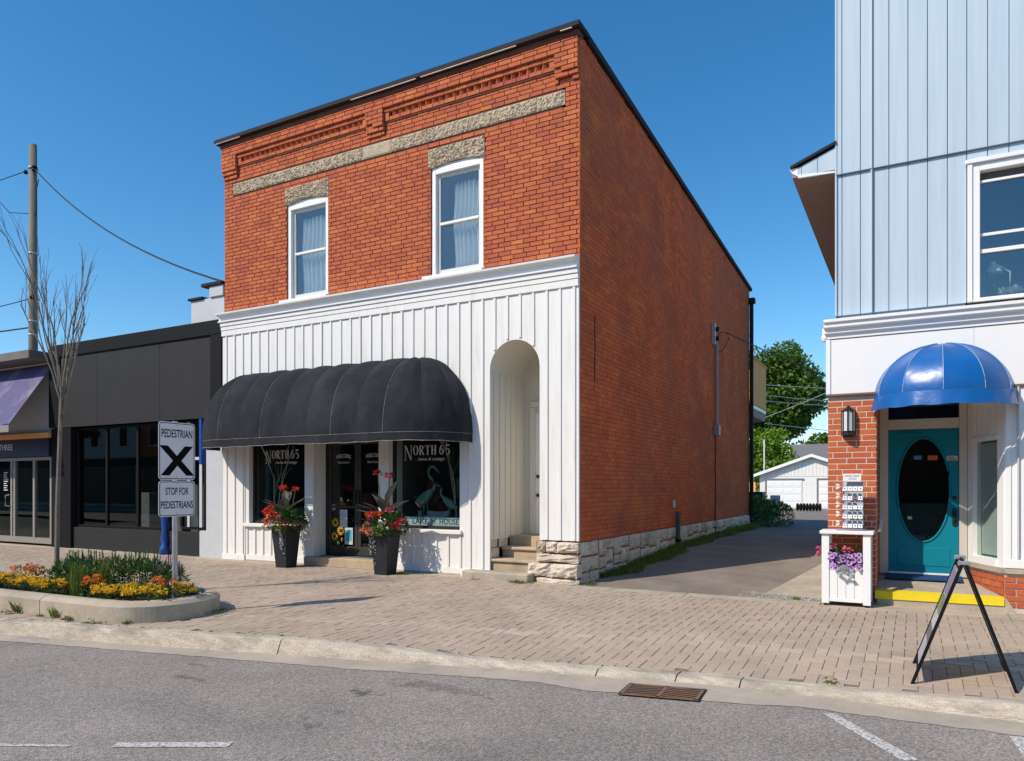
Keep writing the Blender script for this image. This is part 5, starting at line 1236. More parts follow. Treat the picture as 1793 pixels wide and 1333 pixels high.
# blue dome awning
ba = thing('blue_awning', 'glossy blue dome awning over the teal door', 'awning', (4.66, 0, 2.4))
BX, BR, BP, BZ0, BZ1 = 4.66, .715, .62, 2.53, 3.135
ga = [-90, -66, -34, 0, 34, 66, 90]
for k in range(6):
    a0, a1 = RAD(ga[k]), RAD(ga[k + 1])
    def f(u, v):
        a = a0 + (a1 - a0) * u; bu = 1 - .035 * (1 - (2 * u - 1) ** 2) * sin(pi * v) ** .7 if 0 < v < 1 else 1 - .02 * (1 - (2 * u - 1) ** 2) * v
        s_ = sin(pi / 2 * v) * bu; return (BX + BR * s_ * sin(a), -.04 - BP * s_ * cos(a), BZ0 + (BZ1 - BZ0) * cos(pi / 2 * v) * bu)
    part('awning_gore', MB().grid(f, 8, 16), BLUEV, ba, smooth=True)
for k in range(1, 6):
    a = RAD(ga[k]); part('seam', MB().tube([(BX + (BR + .003) * sin(pi / 2 * v / 14) * sin(a), -.041 - (BP + .003) * sin(pi / 2 * v / 14) * cos(a), BZ0 + (BZ1 - BZ0 + .003) * cos(pi / 2 * v / 14)) for v in range(1, 15)], .0045, 5), M('pale piping %d' % k, (.25, .38, .55), .4), ba)
q = MB(); nn = 48
def vv(u, v):
    a = RAD(-90 + 180 * u); e = (1 - v); fl = 1 + .045 * e + .012 * e * sin(u * 55)
    return (BX + BR * fl * sin(a), -.04 - BP * fl * cos(a), BZ0 - .165 * e + (.006 * sin(u * 37) * e))
q.grid(vv, nn, 4); part('valance', q, BLUEV, ba, smooth=True)
# wall lantern
wl = thing('wall_lantern', 'dark framed wall lantern on the brick pier beside the driveway', 'lamp', (3.665, 0, 2.05))
q = MB()
lx, lr = 3.655, .075
ang = [RAD(a) for a in (180, 225, 270, 315, 360)]
LP = [(lx + lr * cos(a) * 1.0, -.015 + lr * sin(a) * 1.5) for a in ang]
for p, r_ in zip(LP, LP[1:]): part('lantern_pane', MB().add([(p[0], p[1], 2.14), (r_[0], r_[1], 2.14), (r_[0], r_[1], 2.385), (p[0], p[1], 2.385)], [(0, 1, 2, 3)]), M('frosted glass %.3f' % p[0], (.62, .66, .64), .25, .03, 5, 0), wl)
q = MB()
for p in LP: q.tube([(p[0], p[1], 2.12), (p[0], p[1], 2.40)], .009, 5)
part('lantern_bars', q, BLKMET, wl)
poly = [(lx + 1.12 * (p[0] - lx), p[1] * 1.12 - .0, 0) for p in LP]
part('lantern_base', MB().prism([(a, b, 2.085) for a, b, _ in poly], (0, 0, .04)), BLKMET, wl)
q = MB(); q.add([(a, b, 2.39) for a, b, _ in poly] + [(lx, -.03, 2.465)], [(0, 1, 5), (1, 2, 5), (2, 3, 5), (3, 4, 5), (4, 3, 2, 1, 0)]); part('lantern_roof', q, BLKMET, wl)
part('back_plate', MB().bbox(lx - .06, lx + .06, -.013, .002, 2.07, 2.41, .003), BLKMET, wl)

# white planter stand with petunias
ps = thing('planter_stand', 'white wooden planter stand in front of the brick pier', 'planter', (3.65, -.25, 0))
px0, px1, py0, py1 = 3.385, 3.925, -.42, -.06
for a, b in ((px0, py0), (px1 - .085, py0), (px0, py1 - .05), (px1 - .085, py1 - .05)): part('leg', MB().bbox(a, a + .085, b, b + .05, .03, .872, .004), WHITEC, ps)
part('top', MB().bbox(px0 - .02, px1 + .03, py0 - .03, py1 + .01, .874, .915, .005), WHITEC, ps)
for i in range(4): w4 = (px1 - px0 - .17) / 4; a = px0 + .085 + i * w4; part('box_board', MB().bbox(a + .0015, a + w4 - .0015, py0 + .012, py0 + .03, .10, .44, .003), WHITEC, ps)
part('box_rail', MB().bbox(px0 + .086, px1 - .086, py0 + .004, py0 + .034, .441, .475, .004), WHITEC, ps); part('box_rail', MB().bbox(px0 + .086, px1 - .086, py0 + .004, py0 + .034, .055, .099, .004), WHITEC, ps)
for a in (px0 + .008, px1 - .026): part('box_side', MB().bbox(a, a + .018, py0 + .051, py1 - .051, .06, .46, .003), WHITEC, ps)
part('box_floor', MB().box(px0 + .03, px1 - .03, py0 + .035, py1 - .01, .30, .33), SOIL, ps)
for a in (px0 + .04, px1 - .04): part('caster', MB().lathe([(.02, 0), (.022, .012), (.012, .03)], (a, py0 + .03, .0), 10), BLK, ps)
random.seed(12)
pt_ = thing('petunia_plant', 'lilac petunias with pink geraniums in the white planter stand', 'flowers', (3.65, -.25, .33))
q = MB(); foliage(q, (3.63, -.28, .55), (.24, .15, .13), 420, .05, .03); part('foliage', q, GREEN, pt_)
def trumpet(c, d, r, mo, mi, parent):
    c = Vector(c); d = Vector(d).normalized(); a = d.orthogonal().normalized(); b = d.cross(a); q = MB(); n = 10
    v = [c - d * r * .35] + [c + (a * cos(2 * pi * i / n) + b * sin(2 * pi * i / n)) * r * (1 + .1 * (i % 2)) for i in range(n)]
    q.add(v, [(0, i + 1, (i + 1) % n + 1) for i in range(n)]); f_ = part('petunia_flower', q, mo, parent)
    q = MB(); v = [c - d * r * .28] + [c - d * r * .05 + (a * cos(2 * pi * i / n) + b * sin(2 * pi * i / n)) * r * .42 for i in range(n)]; q.add(v, [(0, i + 1, (i + 1) % n + 1) for i in range(n)]); part('throat', q, PURD, f_)
for i in range(30): trumpet((3.455 + .40 * (i % 10) / 10 + U(-.02, .03), -.43 + U(-.03, .05), .485 + .065 * (i // 10) + U(-.02, .02)), (U(-.4, .4), -1, U(-.1, .5)), U(.026, .034), PURF, PURD, pt_)
for x_, z_, r_ in ((3.36, .68, .05), (3.50, .72, .045), (3.66, .67, .055), (3.345, .61, .03)):
    q = MB(); blossom(q, (x_, -.35, z_), r_, 24); part('geranium_head', q, PINKF, pt_)
q = MB(); foliage(q, (3.64, -.46, .42), (.05, .03, .06), 30, .06, .05); part('hanging_leaves', q, SILVER, pt_)
# acrylic card rack on the stand
rk = thing('display_rack', 'clear countertop rack of small white cards on the planter stand', 'rack', (3.70, -.25, .916))
part('turntable', MB().lathe([(.17, 0), (.17, .012), (.15, .02)], (3.70, -.25, .916), 24), STEEL, rk)
ACR = glass('clear acrylic', (.93, .95, .97), 1.3, .01)
for x_ in (3.595, 3.838): part('acrylic_side', MB().box(x_, x_ + .005, -.33, -.17, .937, 1.50), ACR, rk)
GREYC = M('grey card back', (.42, .43, .46), .6, .15, 60, 0); WHC = M('white card', (.78, .78, .77), .5, .05, 30, 0)
for r in range(5):
    z = .945 + r * .112
    part('shelf', MB().hexa([(3.602, -.34, z), (3.836, -.34, z), (3.836, -.20, z + .03), (3.602, -.20, z + .03), (3.602, -.34, z + .003), (3.836, -.34, z + .003), (3.836, -.20, z + .033), (3.602, -.20, z + .033)]), ACR, rk)
    part('backing', MB().hexa([(3.605, -.225, z + .03), (3.833, -.225, z + .03), (3.833, -.22, z + .03), (3.605, -.22, z + .03), (3.605, -.19, z + .11), (3.833, -.19, z + .11), (3.833, -.185, z + .11), (3.605, -.185, z + .11)]), GREYC, rk)
    for k in range(4):
        if r == 3 and k == 2: continue
        a = 3.608 + k * .0575
        part('card', MB().hexa([(a, -.325, z + .006), (a + .05, -.325, z + .006), (a + .05, -.322, z + .006), (a, -.322, z + .006), (a + .004, -.275, z + .05), (a + .044, -.275, z + .05), (a + .044, -.272, z + .05), (a + .004, -.272, z + .05)]), WHC, rk)
        if rnd() < .75: part('trinket', MB().bbox(a + .018, a + .034, -.314, -.298, z + .024, z + .036, .004), BLKMET, rk)
    for sg in (0, 1):
        part('side_card', MB().hexa([(3.535, -.27, z + .02 + sg * .045), (3.575, -.28, z + .04 - sg * .02 + sg * .045), (3.577, -.255, z + .04 - sg * .02 + sg * .045), (3.537, -.245, z + .02 + sg * .045), (3.53, -.27, z + .045 + sg * .045), (3.568, -.28, z + .062 - sg * .02 + sg * .045), (3.57, -.255, z + .062 - sg * .02 + sg * .045), (3.532, -.245, z + .045 + sg * .045)]), M('side card %d%d' % (r, sg), (.74, .68, .64), .5, .05), rk)
hc = part('header_card', MB().bbox(3.61, 3.812, -.262, -.256, 1.51, 1.605, .001), WHC, rk)
q = MB()
for z, a, b, h_ in ((1.572, 3.632, 3.715, .011), (1.572, 3.728, 3.79, .011), (1.550, 3.675, 3.765, .005), (1.536, 3.672, 3.76, .005)): 
    x = a
    while x < b: w5 = U(.004, .009); q.box(x, min(x + w5, b), -.2635, -.2625, z, z + h_); x += w5 + .0025
part('header_print', q, M('blue grey print', (.12, .13, .22), .6), hc)

# A-frame sign on the pavement
sb = thing('sandwich_board', 'black A-frame pavement sign standing near the kerb', 'sign', (4.69, -3.38, -.02))
SF0, SF1 = -3.67, -3.06; TOPX, TOPZ = 4.70, .865; zb0 = zs(4.36, -3.67); zb1 = zs(5.03, -3.67)
def lerp(a, b, t): return a + (b - a) * t
for (xb, zb) in ((4.36, zb0), (5.025, zb1)):
    sg = -1 if xb < TOPX else 1; tx = TOPX + sg * .012
    for yy in (SF0, SF1 - .03):
        q = MB(); q.hexa([(xb - .012, yy, zb), (xb + .012, yy, zb), (xb + .012, yy + .025, zb), (xb - .012, yy + .025, zb), (tx - .012, yy, TOPZ), (tx + .012, yy, TOPZ), (tx + .012, yy + .025, TOPZ), (tx - .012, yy + .025, TOPZ)]); part('leg', q, BLK, sb)
    def pnl(t0, t1, y0, y1_, o):
        a = [(lerp(xb, tx, t0), lerp(zb, TOPZ, t0)), (lerp(xb, tx, t1), lerp(zb, TOPZ, t1))]; q = MB(); w5 = .004
        q.hexa([(a[0][0] - w5 + o, y0, a[0][1]), (a[0][0] + w5 + o, y0, a[0][1]), (a[0][0] + w5 + o, y1_, a[0][1]), (a[0][0] - w5 + o, y1_, a[0][1]), (a[1][0] - w5 + o, y0, a[1][1]), (a[1][0] + w5 + o, y0, a[1][1]), (a[1][0] + w5 + o, y1_, a[1][1]), (a[1][0] - w5 + o, y1_, a[1][1])]); return q
    part('crossbar', pnl(.10, .13, SF0 + .03, SF1 - .03, 0), BLK, sb); part('crossbar', pnl(.95, .99, SF0 + .03, SF1 - .03, 0), BLK, sb)
    pn = part('poster_panel', pnl(.14, .94, SF0 + .03, SF1 - .03, 0), M('poster backing %d' % sg, (.33, .33, .37), .5, .3, 5, 0), sb)
    for t0, t1, c in ((.15, .32, (.42, .42, .44)), (.33, .43, (.16, .13, .14)), (.44, .55, (.5, .5, .5)), (.56, .70, (.20, .22, .12)), (.72, .92, (.25, .22, .30))):
        part('poster_print', pnl(t0, t1, SF0 + .05, SF1 - .05, sg * .003), M('print %d %.2f' % (sg, t0), c, .5, .35, 12, 0), pn)
for yy in (SF0 + .0, SF1 - .05): part('hinge', MB().bbox(TOPX - .04, TOPX + .04, yy, yy + .05, TOPZ - .01, TOPZ + .025, .006), STEEL, sb)
part('handle', MB().bbox(TOPX - .012, TOPX + .012, SF0 + .18, SF1 - .18, TOPZ + .0, TOPZ + .02, .005), BLK, sb)

# ================================================================== LEFT SIDE: RAISED BED, SIGN, TREE
bed = thing('raised_bed', 'long raised concrete flower bed with rounded end on the pavement', 'planter', (-6.5, -4.6, 0))
HB = .205
def bedpath(ins):
    cx_ = PLX1 - .62; cy = (PLY0 + PLY1) / 2; P = []
    def k0(x): return PLY0 + (x + 2.7) * .045
    for x in [PLX0, -10, -8, -6.5, -5.27, -4.36, -4.35, -3.7]: P.append((x, k0(x) + ins))
    for i in range(41):
        a = RAD(-90 + 180 * i / 40); yy = cy + (.68 - ins) * sin(a); P.append((cx_ + (.62 - ins) * cos(a), yy))
    for x in [-3.7, -5, -7, -9, PLX0]: P.append((x, PLY1 - ins))
    return P
po, pi_ = bedpath(0), bedpath(.17)
prof_ = [(0, -.06), (0.0, HB - .05), (.05, HB - .012), (.09, HB), (.16, HB), (.17, HB - .06)]
segs = [(0, 5), (6, len(po) - 1)]
for s0, s1 in segs:
    q = MB(); paths = [bedpath(p[0]) for p in prof_]
    for i in range(s0, s1):
        for j in range(len(prof_) - 1):
            a, b, c, d_ = paths[j][i], paths[j][i + 1], paths[j + 1][i + 1], paths[j + 1][i]
            e = .004 if i == 5 else 0
            q.quad((*a, prof_[j][1]), (*b, prof_[j][1]), (*c, prof_[j + 1][1]), (*d_, prof_[j + 1][1]))
    part('bed_kerb', q, CONC, bed)
q = MB(); q.add([(x, y, .135) for x, y in bedpath(.15)], [tuple(range(len(po)))]); part('mulch', q, SOIL, bed)
random.seed(77)
def marigold(x, y, s, fm, label, nb=9, grp='marigolds in the raised bed', hgt=.17):
    t = thing('marigold_plant', label, 'flowers', (x, y, .135), grp)
    q = MB(); foliage(q, (x, y, .135 + hgt * .5), (s, s, hgt * .6), 150, .055, .022); part('foliage', q, GREEN, t)
    for i in range(nb):
        a = U(0, 2 * pi); r = s * sqrt(rnd()); q = MB(); blossom(q, (x + r * cos(a), y + r * sin(a) - .03, .135 + hgt * U(.75, 1.15)), U(.034, .046), 46, .75, .55); part('blossom', q, fm, t)
MG = ((-2.98, -4.86, 0), (-3.18, -4.98, 0), (-3.42, -5.02, 0), (-3.62, -5.02, 0), (-3.28, -4.75, 0), (-3.60, -4.80, 0), (-3.05, -4.66, 1), (-3.85, -5.02, 1), (-4.75, -5.05, 0), (-4.95, -5.08, 0), (-4.55, -5.04, 0), (-5.2, -5.05, 0),
                (-5.45, -5.05, 0), (-5.6, -4.95, 0), (-5.75, -5.05, 0), (-5.9, -5.0, 0), (-5.5, -4.75, 1), (-5.8, -4.75, 1), (-6.15, -5.0, 0), (-6.4, -5.05, 0), (-6.7, -5.0, 1), (-2.92, -4.55, 0), (-5.62, -5.12, 0), (-5.85, -5.15, 0))
ORD = ['first', 'second', 'third', 'fourth', 'fifth', 'sixth', 'seventh', 'eighth', 'ninth', 'tenth', 'eleventh', 'twelfth', 'thirteenth', 'fourteenth', 'fifteenth', 'sixteenth', 'seventeenth', 'eighteenth', 'nineteenth', 'twentieth', 'twenty-first', 'twenty-second']
cn = [0, 0]
for x, y, f_ in sorted(MG, key=lambda m: -m[0]):
    lb = '%s marigold in the raised bed, %s of its colour from the sign post' % ('orange' if f_ else 'yellow', ORD[cn[f_]]); cn[f_] += 1
    marigold(x, y, .13, ORGF if f_ else YELF, lb, 9 if f_ else 16, ('orange' if f_ else 'yellow') + ' marigolds in the raised bed', .25 if f_ else .17)
for gi, (x, y, h_) in enumerate(((-3.95, -4.85, .42), (-4.15, -5.0, .35), (-4.35, -4.95, .38))):
    q = MB()
    for i in range(110):
        a = U(0, 2 * pi); l = h_ * U(.7, 1.1); r = U(.1, .3); p = Vector((x + U(-.05, .05), y + U(-.05, .05), .135)); d_ = Vector((cos(a) * r * 2, sin(a) * r * 2, 1))
        q.leaf(p, d_, (cos(a), sin(a), 0.2), l, .014, -.45 if False else .45)
    tag(part('ornamental_grass', q, GRASSM, None, loc=(x, y, .135)), 'arching green grass clump in the raised bed, %s from the sign post' % ORD[gi], 'grass', 'grass clumps in the raised bed')
for bi, (x, y, h_) in enumerate(((-3.35, -4.45, .36), (-3.55, -4.35, .42), (-3.75, -4.42, .46), (-4.0, -4.40, .44), (-4.3, -4.45, .46), (-4.6, -4.5, .44), (-4.9, -4.55, .45), (-5.2, -4.5, .40), (-4.1, -4.65, .38), (-4.5, -4.75, .38), (-4.8, -4.8, .34))):
    t = thing('bedding_shrub', ('dark green bushy perennial at the back of the raised bed, %s from the sign post' % ORD[bi] if bi < 8 else 'lower dark green perennial in mid bed, %s from the sign post' % ORD[bi - 8]), 'plant', (x, y, .135), 'bushy perennials in the raised bed')
    q = MB(); foliage(q, (x, y, .135 + h_ * .45), (.19, .19, h_ * .46), 420, .09, .02); part('foliage', q, GREEN, t)
    q = MB()
    for k in range(5):
        bx, by = x + U(-.15, .15), y + U(-.15, .15); q.tube([(bx, by, .2), (bx + U(-.05, .05), by, .135 + h_ * 1.15)], .005, 4)
        for i in range(14): q.leafq((bx + U(-.012, .012), by + U(-.012, .012), .135 + h_ * (.75 + .4 * i / 14)), (U(-1, 1), U(-1, 1), .6), (0, 0, 1), .03, .014)
    part('flower_spike', q, PURD if x > -3.6 else GREEN, t)
# crossing sign
sg_ = thing('crossing_sign', 'pedestrian crossing sign on a steel post in the flower bed', 'sign', (-3.06, -4.55, .135))
part('post', MB().tube([(-3.09, -4.55, .1), (-3.09, -4.55, 2.2)], .03, 10), STEEL, sg_)
def plate(z0, z1, lines, nm):
    y0, y1_ = -4.787, -4.313; x = -3.05
    def rr(ins, xx, rad):
        P = []
        for cy, cz, a0 in ((y1_ - ins - rad, z1 - ins - rad, 0), (y0 + ins + rad, z1 - ins - rad, 90), (y0 + ins + rad, z0 + ins + rad, 180), (y1_ - ins - rad, z0 + ins + rad, 270)):
            for k in range(5): a = RAD(a0 + k * 22.5); P.append((xx, cy + rad * cos(a), cz + rad * sin(a)))
        return P
    p = part('sign_plate', MB().prism(rr(0, x - .003, .04), (.003, 0, 0)), SIGNW, sg_)
    a, b = rr(.010, x + .0012, .033), rr(.018, x + .0012, .028); n = len(a); q = MB()
    for i in range(n): q.quad(a[i], a[(i + 1) % n], b[(i + 1) % n], b[i])
    for t, zz, h_, w_ in lines: text(q, t, (x + .0013, (y0 + y1_) / 2, zz), (0, 1, 0), (0, 0, 1), h_, w_, bold=.012)
    if nm:
        for s in (1, -1):
            c = (y0 + y1_) / 2; zc0, zc1 = 1.575, 1.915; w5 = .115; dx = .165 * s
            q.add([(x + .0013 + .0002 * s, c - dx - .045, zc0), (x + .0013 + .0002 * s, c - dx + .045 + .02, zc0), (x + .0013 + .0002 * s, c + dx + .045, zc1), (x + .0013 + .0002 * s, c + dx - .045 - .02, zc1)], [(0, 1, 2, 3)])
    part('lettering', q, INK, p)
    for zz in (z0 + .035, z1 - .035): part('bolt', MB().bbox(x + .0005, x + .007, -4.557, -4.543, zz - .006, zz + .006, .002), STEEL, p)
plate(1.525, 2.185, [('PEDESTRIAN', 2.01, .095, .40)], True)
plate(1.105, 1.515, [('STOP FOR', 1.355, .085, .30), ('PEDESTRIANS', 1.20, .085, .42)], False)
# bare young tree in the bed
random.seed(4)
bt = thing('bare_tree', 'bare leafless young tree standing in the raised flower bed', 'tree', (-5.45, -4.55, .135))
q = MB(); q.tube([(-5.45, -4.55, .1), (-5.43, -4.55, 1.2), (-5.38, -4.53, 2.6)], .032, 8, .024); part('trunk', q, BARK, bt)
q = MB()
for k in range(9):
    a = 2 * pi * k / 9 + U(-.3, .3); d_ = Vector((cos(a) * .17 - .04, sin(a) * .17, 1)); branch(q, (-5.38 + .004 * k, -4.53, 2.15 + .06 * k), d_, U(.85, 1.1), .015, 3, .3, .6)
part('branches', q, BARK, bt)

# ================================================================== LEFT SHOPS
Lb = thing('charcoal_shop', 'low shop beside the brick building, its hidden front made up in charcoal and dark glass', 'building', (-10.7, 0, 0))  # charcoal stands in for a dark cover over the unseen front
LX0, LX1 = -13.75, -7.75
part('core', MB().box(LX0, LX1, 2.2, 8, 0, 4.8), GREYP, Lb)
fs = part('fascia_backing', MB().box(LX0, LX1, -.012, .4, 2.85, 4.73), BLK, Lb)
for a, b in ((LX0 + .0, -11.9), (-11.894, -9.7), (-9.694, LX1)): part('fascia_panel', MB().bbox(a, b, -.022, -.0125, 2.84, 4.74, .003), CHAR, fs)
for a, b, c, d_ in ((LX0 - .02, LX1 + .02, 4.50, 4.80), (LX0 - .02, LX0 + .42, 2.84, 4.499), (LX1 - .33, LX1 + .015, 2.84, 4.499)): part('overlay_outline', MB().bbox(a, b, -.06, -.0225, c, d_, .012), BLK, fs)  # added black frame traces the dark cover's edge, no real trim there
part('roof_deck', MB().box(LX0, LX1, .4, 8, 4.55, 4.7), ROOF, Lb)
part('parapet', MB().bbox(-8.75, LX1 + .005, .02, .5, 4.81, 5.28, .008), GREYP, Lb); part('parapet_end', MB().bbox(-8.15, LX1 + .006, -.02, .6, 5.281, 5.50, .008), GREYP, Lb); part('parapet_cap', MB().bbox(-8.35, LX1 + .008, -.06, .7, 5.501, 5.57, .008), CAP, Lb); part('parapet_cap', MB().bbox(-8.80, -8.36, -.03, .7, 5.282, 5.33, .008), CAP, Lb)
part('end_pier', MB().bbox(-8.24, LX1, -.02, .35, 0, 2.83, .006), GREYP, Lb); part('blue_strip', MB().bbox(-8.46, -8.38, -.02, .12, 1.9, 2.83, .006), BLUET, Lb)
def winbay(x0, x1, z0, z1, n):
    f = MB(); t = .06; f.bbox(x0, x1, .12, .2, z0, z0 + t, .003); f.bbox(x0, x1, .12, .2, z1 - t, z1, .003)
    for i in range(n + 1): xx = x0 + (x1 - x0) * i / n; f.bbox(xx - .035, xx + .035, .121, .199, z0 + t, z1 - t, .003)
    w = part('shop_window', f, BLK, Lb); part('pane', MB().box(x0, x1, .15, .156, z0 + t, z1 - t), SHOPG, w)
winbay(-9.20, -8.46, .55, 2.83, 1); winbay(-12.9, -9.55, .50, 2.83, 3)
f = MB(); f.bbox(-8.98, -8.90, .10, .119, .6, 2.8, .003); f.bbox(-8.60, -8.52, .10, .119, .6, 2.8, .003); f.bbox(-8.90, -8.60, .10, .119, 2.0, 2.06, .003); part('pale_mullion', f, GREYP, Lb)
part('stall_riser', MB().bbox(-13.6, -8.25, .05, .2, 0, .5, .005), CHAR, Lb)
part('dark_surround', MB().bbox(-13.74, -12.95, -.01, .25, 0, 2.83, .006), BLK, Lb); part('dark_surround', MB().bbox(-8.47 + .0, -8.245, -.0, .2, 0.0, .54, .006), GREYP, Lb)
part('blue_column', MB().lathe([(.11, 0), (.11, .15), (.07, .2), (.09, .35), (.06, .5), (.085, .8), (.085, 2.5), (.12, 2.65), (.12, 2.83)], (-9.58, .02, 0), 14), BLUET, Lb, smooth=True)
q = MB(); x0, x1, y0, y1_, z0, z1 = -13.5, -8.3, .21, 2.1, 0, 2.83
q.add([(x0, y0, z0), (x1, y0, z0), (x1, y1_, z0), (x0, y1_, z0), (x0, y0, z1), (x1, y0, z1), (x1, y1_, z1), (x0, y1_, z1)], [(0, 1, 2, 3), (4, 7, 6, 5), (3, 2, 6, 7), (1, 5, 6, 2), (0, 3, 7, 4)]); part('interior', q, DARK, Lb)
for i, (x, w, h_) in enumerate(((-12.3, .5, 1.3), (-11.3, .7, .9), (-10.3, .5, 1.5))): part('interior_shelf', MB().bbox(x, x + w, 1.2, 1.5, 0, h_, .01), M('dim shelf %d' % i, (.12, .12, .115), .8, .3), Lb)
Fb = thing('purple_awning_shop', 'low shop at the far left with navy sign board and glass doors', 'building', (-17, 0, 0))
FX0, FX1 = -24, -13.78
part('core', MB().box(FX0, FX1, 1.5, 3.6, 0, 4.5), GREYP, Fb); part('roof_slab', MB().bbox(FX0, FX1, -.5, 3.8, 4.46, 4.66, .01), M('weathered roof edge', (.17, .15, .13), .8, .2, 2), Fb)
part('upper_wall', MB().box(FX0, FX1, .1, 1.5, 2.75, 4.459), GREYP, Fb)
part('timber_trim', MB().bbox(FX0, FX1, -.06, .099, 2.62, 2.75, .006), PINE, Fb)
part('sign_board', MB().bbox(-18.5, FX1, -.05, .095, 2.18, 2.619, .006), NAVY, Fb)
q = MB(); text(q, 'THREE', (-15.66, -.0525, 2.36), (1, 0, 0), (0, 0, 1), .15, .62, bold=.012); 
part('lettering', q, WPRINT, Fb)
f = MB(); zt = 2.17
for xx in (-18.5, -17.2, -16.4, -15.55, -15.42, -14.55, -13.82): f.bbox(xx - .04, xx + .04, .02, .1, .10, zt, .004)
f.bbox(-18.5, FX1, .021, .099, zt - .08, zt, .004); f.bbox(-18.5, FX1, .021, .099, .06, .20, .004)
gd = part('glazed_front', f, M('aluminium frame', (.28, .26, .23), .45, .1), Fb); part('pane', MB().box(-18.5, FX1, .05, .056, .2, zt - .08), SHOPG, gd)
part('handle', MB().tube([(-15.60, .0, .95), (-15.66, -.06, .97), (-15.66, -.06, 1.22), (-15.60, .0, 1.24)], .014, 6), M('brass', (.45, .38, .25), .4), gd)
q = MB()
for k in range(9): q.box(-15.95, -15.95 + U(.12, .24), .046, .047, 1.35 + k * .055, 1.37 + k * .055)
part('opening_hours', q, WPRINT, gd)
q = MB(); x0, x1, y0, y1_, z0, z1 = -18.6, FX1, .11, 1.49, .05, 2.7
q.add([(x0, y0, z0), (x1, y0, z0), (x1, y1_, z0), (x0, y1_, z0), (x0, y0, z1), (x1, y0, z1), (x1, y1_, z1), (x0, y1_, z1)], [(0, 1, 2, 3), (4, 7, 6, 5), (3, 2, 6, 7), (1, 5, 6, 2), (0, 3, 7, 4)]); part('interior', q, DARK, Fb)
pa = thing('purple_awning', 'faded purple sloping awning on the far left shop', 'awning', (-17, -.3, 2.8))
part('canopy', MB().grid(lambda u, v: (-20 + (FX1 - .02 + 20) * u, .08 - 1.0 * (1 - v) + .0, 2.86 + 1.55 * v + .03 * sin(u * 40) * (1 - v)), 40, 8), PURPLE, pa, smooth=True)
part('valance', MB().grid(lambda u, v: (-20 + (FX1 - .02 + 20) * u, -.925, 2.70 + .16 * v), 40, 1), M('grey valance', (.26, .24, .25), .8, .2, 4), pa)

# utility pole and wires
up = thing('utility_pole', 'weathered wooden utility pole rising behind the far left shop', 'pole', (-24.1, 5.1, -.3))
part('shaft', MB().tube([(-24.1, 5.1, -.3), (-24.1, 5.1, 6), (-24.1, 5.1, 14.05)], .19, 12, .125), WOODP, up, smooth=True)
for z in (13.15, 10.0, 7.5, 7.0): part('band', MB().lathe([(.16, 0), (.165, .01), (.165, .05), (.16, .06)], (-24.1, 5.1, z), 12), STEEL, up)
part('insulator', MB().lathe([(.05, 0), (.10, .06), (.06, .12), (.10, .18), (.04, .24)], (-23.82, 5.0, 12.95), 10), BLK, up); part('insulator', MB().lathe([(.05, 0), (.08, .06), (.04, .14)], (-24.4, 5.0, 13.0), 10), BLK, up); part('insulator', MB().lathe([(.06, 0), (.09, .06), (.05, .14)], (-23.88, 4.95, 8.3), 10), BLK, up)
def wire(a, b, sag, r, label, n=16):
    a, b = Vector(a), Vector(b); P = [a.lerp(b, i / n) - Vector((0, 0, sag * 4 * (i / n) * (1 - i / n))) for i in range(n + 1)]
    solo('overhead_wire', MB().tube(P, r, 5), WIRE, label, 'wire', tuple(a))
wire((-23.8, 5.0, 13.05), (-7.9, .35, 5.6), .55, .022, 'long black wire from the utility pole down to the brick building')
wire((-40, 4, 13.6), (-24.3, 5.0, 13.1), .3, .018, 'top wire running left from the utility pole')
wire((-40, 4, 8.4), (-24.2, 5.0, 8.35), .25, .018, 'middle wire running left from the utility pole')
wire((-40, 4.5, 7.9), (-24.2, 5.0, 7.3), .1, .03, 'thick lowest cable running left from the utility pole')
solo('overhead_wire', MB().tube([(-26.2, 4.6, 13.2), (-26.0, 4.7, 12.4), (-25.3, 4.9, 11.7), (-24.3, 5.1, 11.55)], .016, 5), WIRE, 'slack loop of wire hanging left of the utility pole', 'wire', (-26, 4.7, 12.4))
solo('overhead_wire', MB().tube([(-23.0, 4.7, 12.4), (-23.4, 4.85, 12.2), (-23.6, 4.95, 11.6), (-23.95, 5.1, 11.4)], .016, 5), WIRE, 'slack loop of wire hanging right of the utility pole', 'wire', (-23.4, 4.85, 12.2))

# ================================================================== BACKGROUND DOWN THE DRIVE
dk = thing('rear_deck', 'wooden balcony deck on the rear of the brick building', 'deck', (-.8, 14.2, 3.9))
zk = 3.98
part('deck_floor', MB().bbox(-3, .02, DEP + .05, 15.6, zk - .12, zk, .01), WHITEC, dk); part('deck_joist', MB().bbox(-3, .0, DEP + .05, 15.55, zk - .36, zk - .121, .01), SOFFIT, dk)
for i in range(22): yy = DEP + .1 + i * .118; part('fence_board', MB().bbox(.0, .03, yy + .003, yy + .115, zk + .02, zk + 1.42, .004), PINE, dk)
for i in range(24): xx = -2.9 + i * .118; part('fence_board', MB().bbox(xx + .003, xx + .115, 15.57, 15.60, zk + .02, zk + 1.42, .004), PINE, dk)
part('top_rail', MB().bbox(-.06, .06, DEP + .1, 15.66, zk + 1.421, zk + 1.47, .005), PINE, dk)
for x, y in ((-1.9, 15.4), (-2.8, 15.4)): part('deck_post', MB().bbox(x - .06, x + .06, y - .06, y + .06, 0, zk - .37, .005), PINE, dk)
GZ = -.05; GY = 42.5; g = thing('garage', 'white double garage with low gable at the end of the driveway', 'garage', (-1.7, GY, GZ))
gx0, gx1, gm = -4.95, 1.75, -1.6; ze, zp = 2.35, 3.55
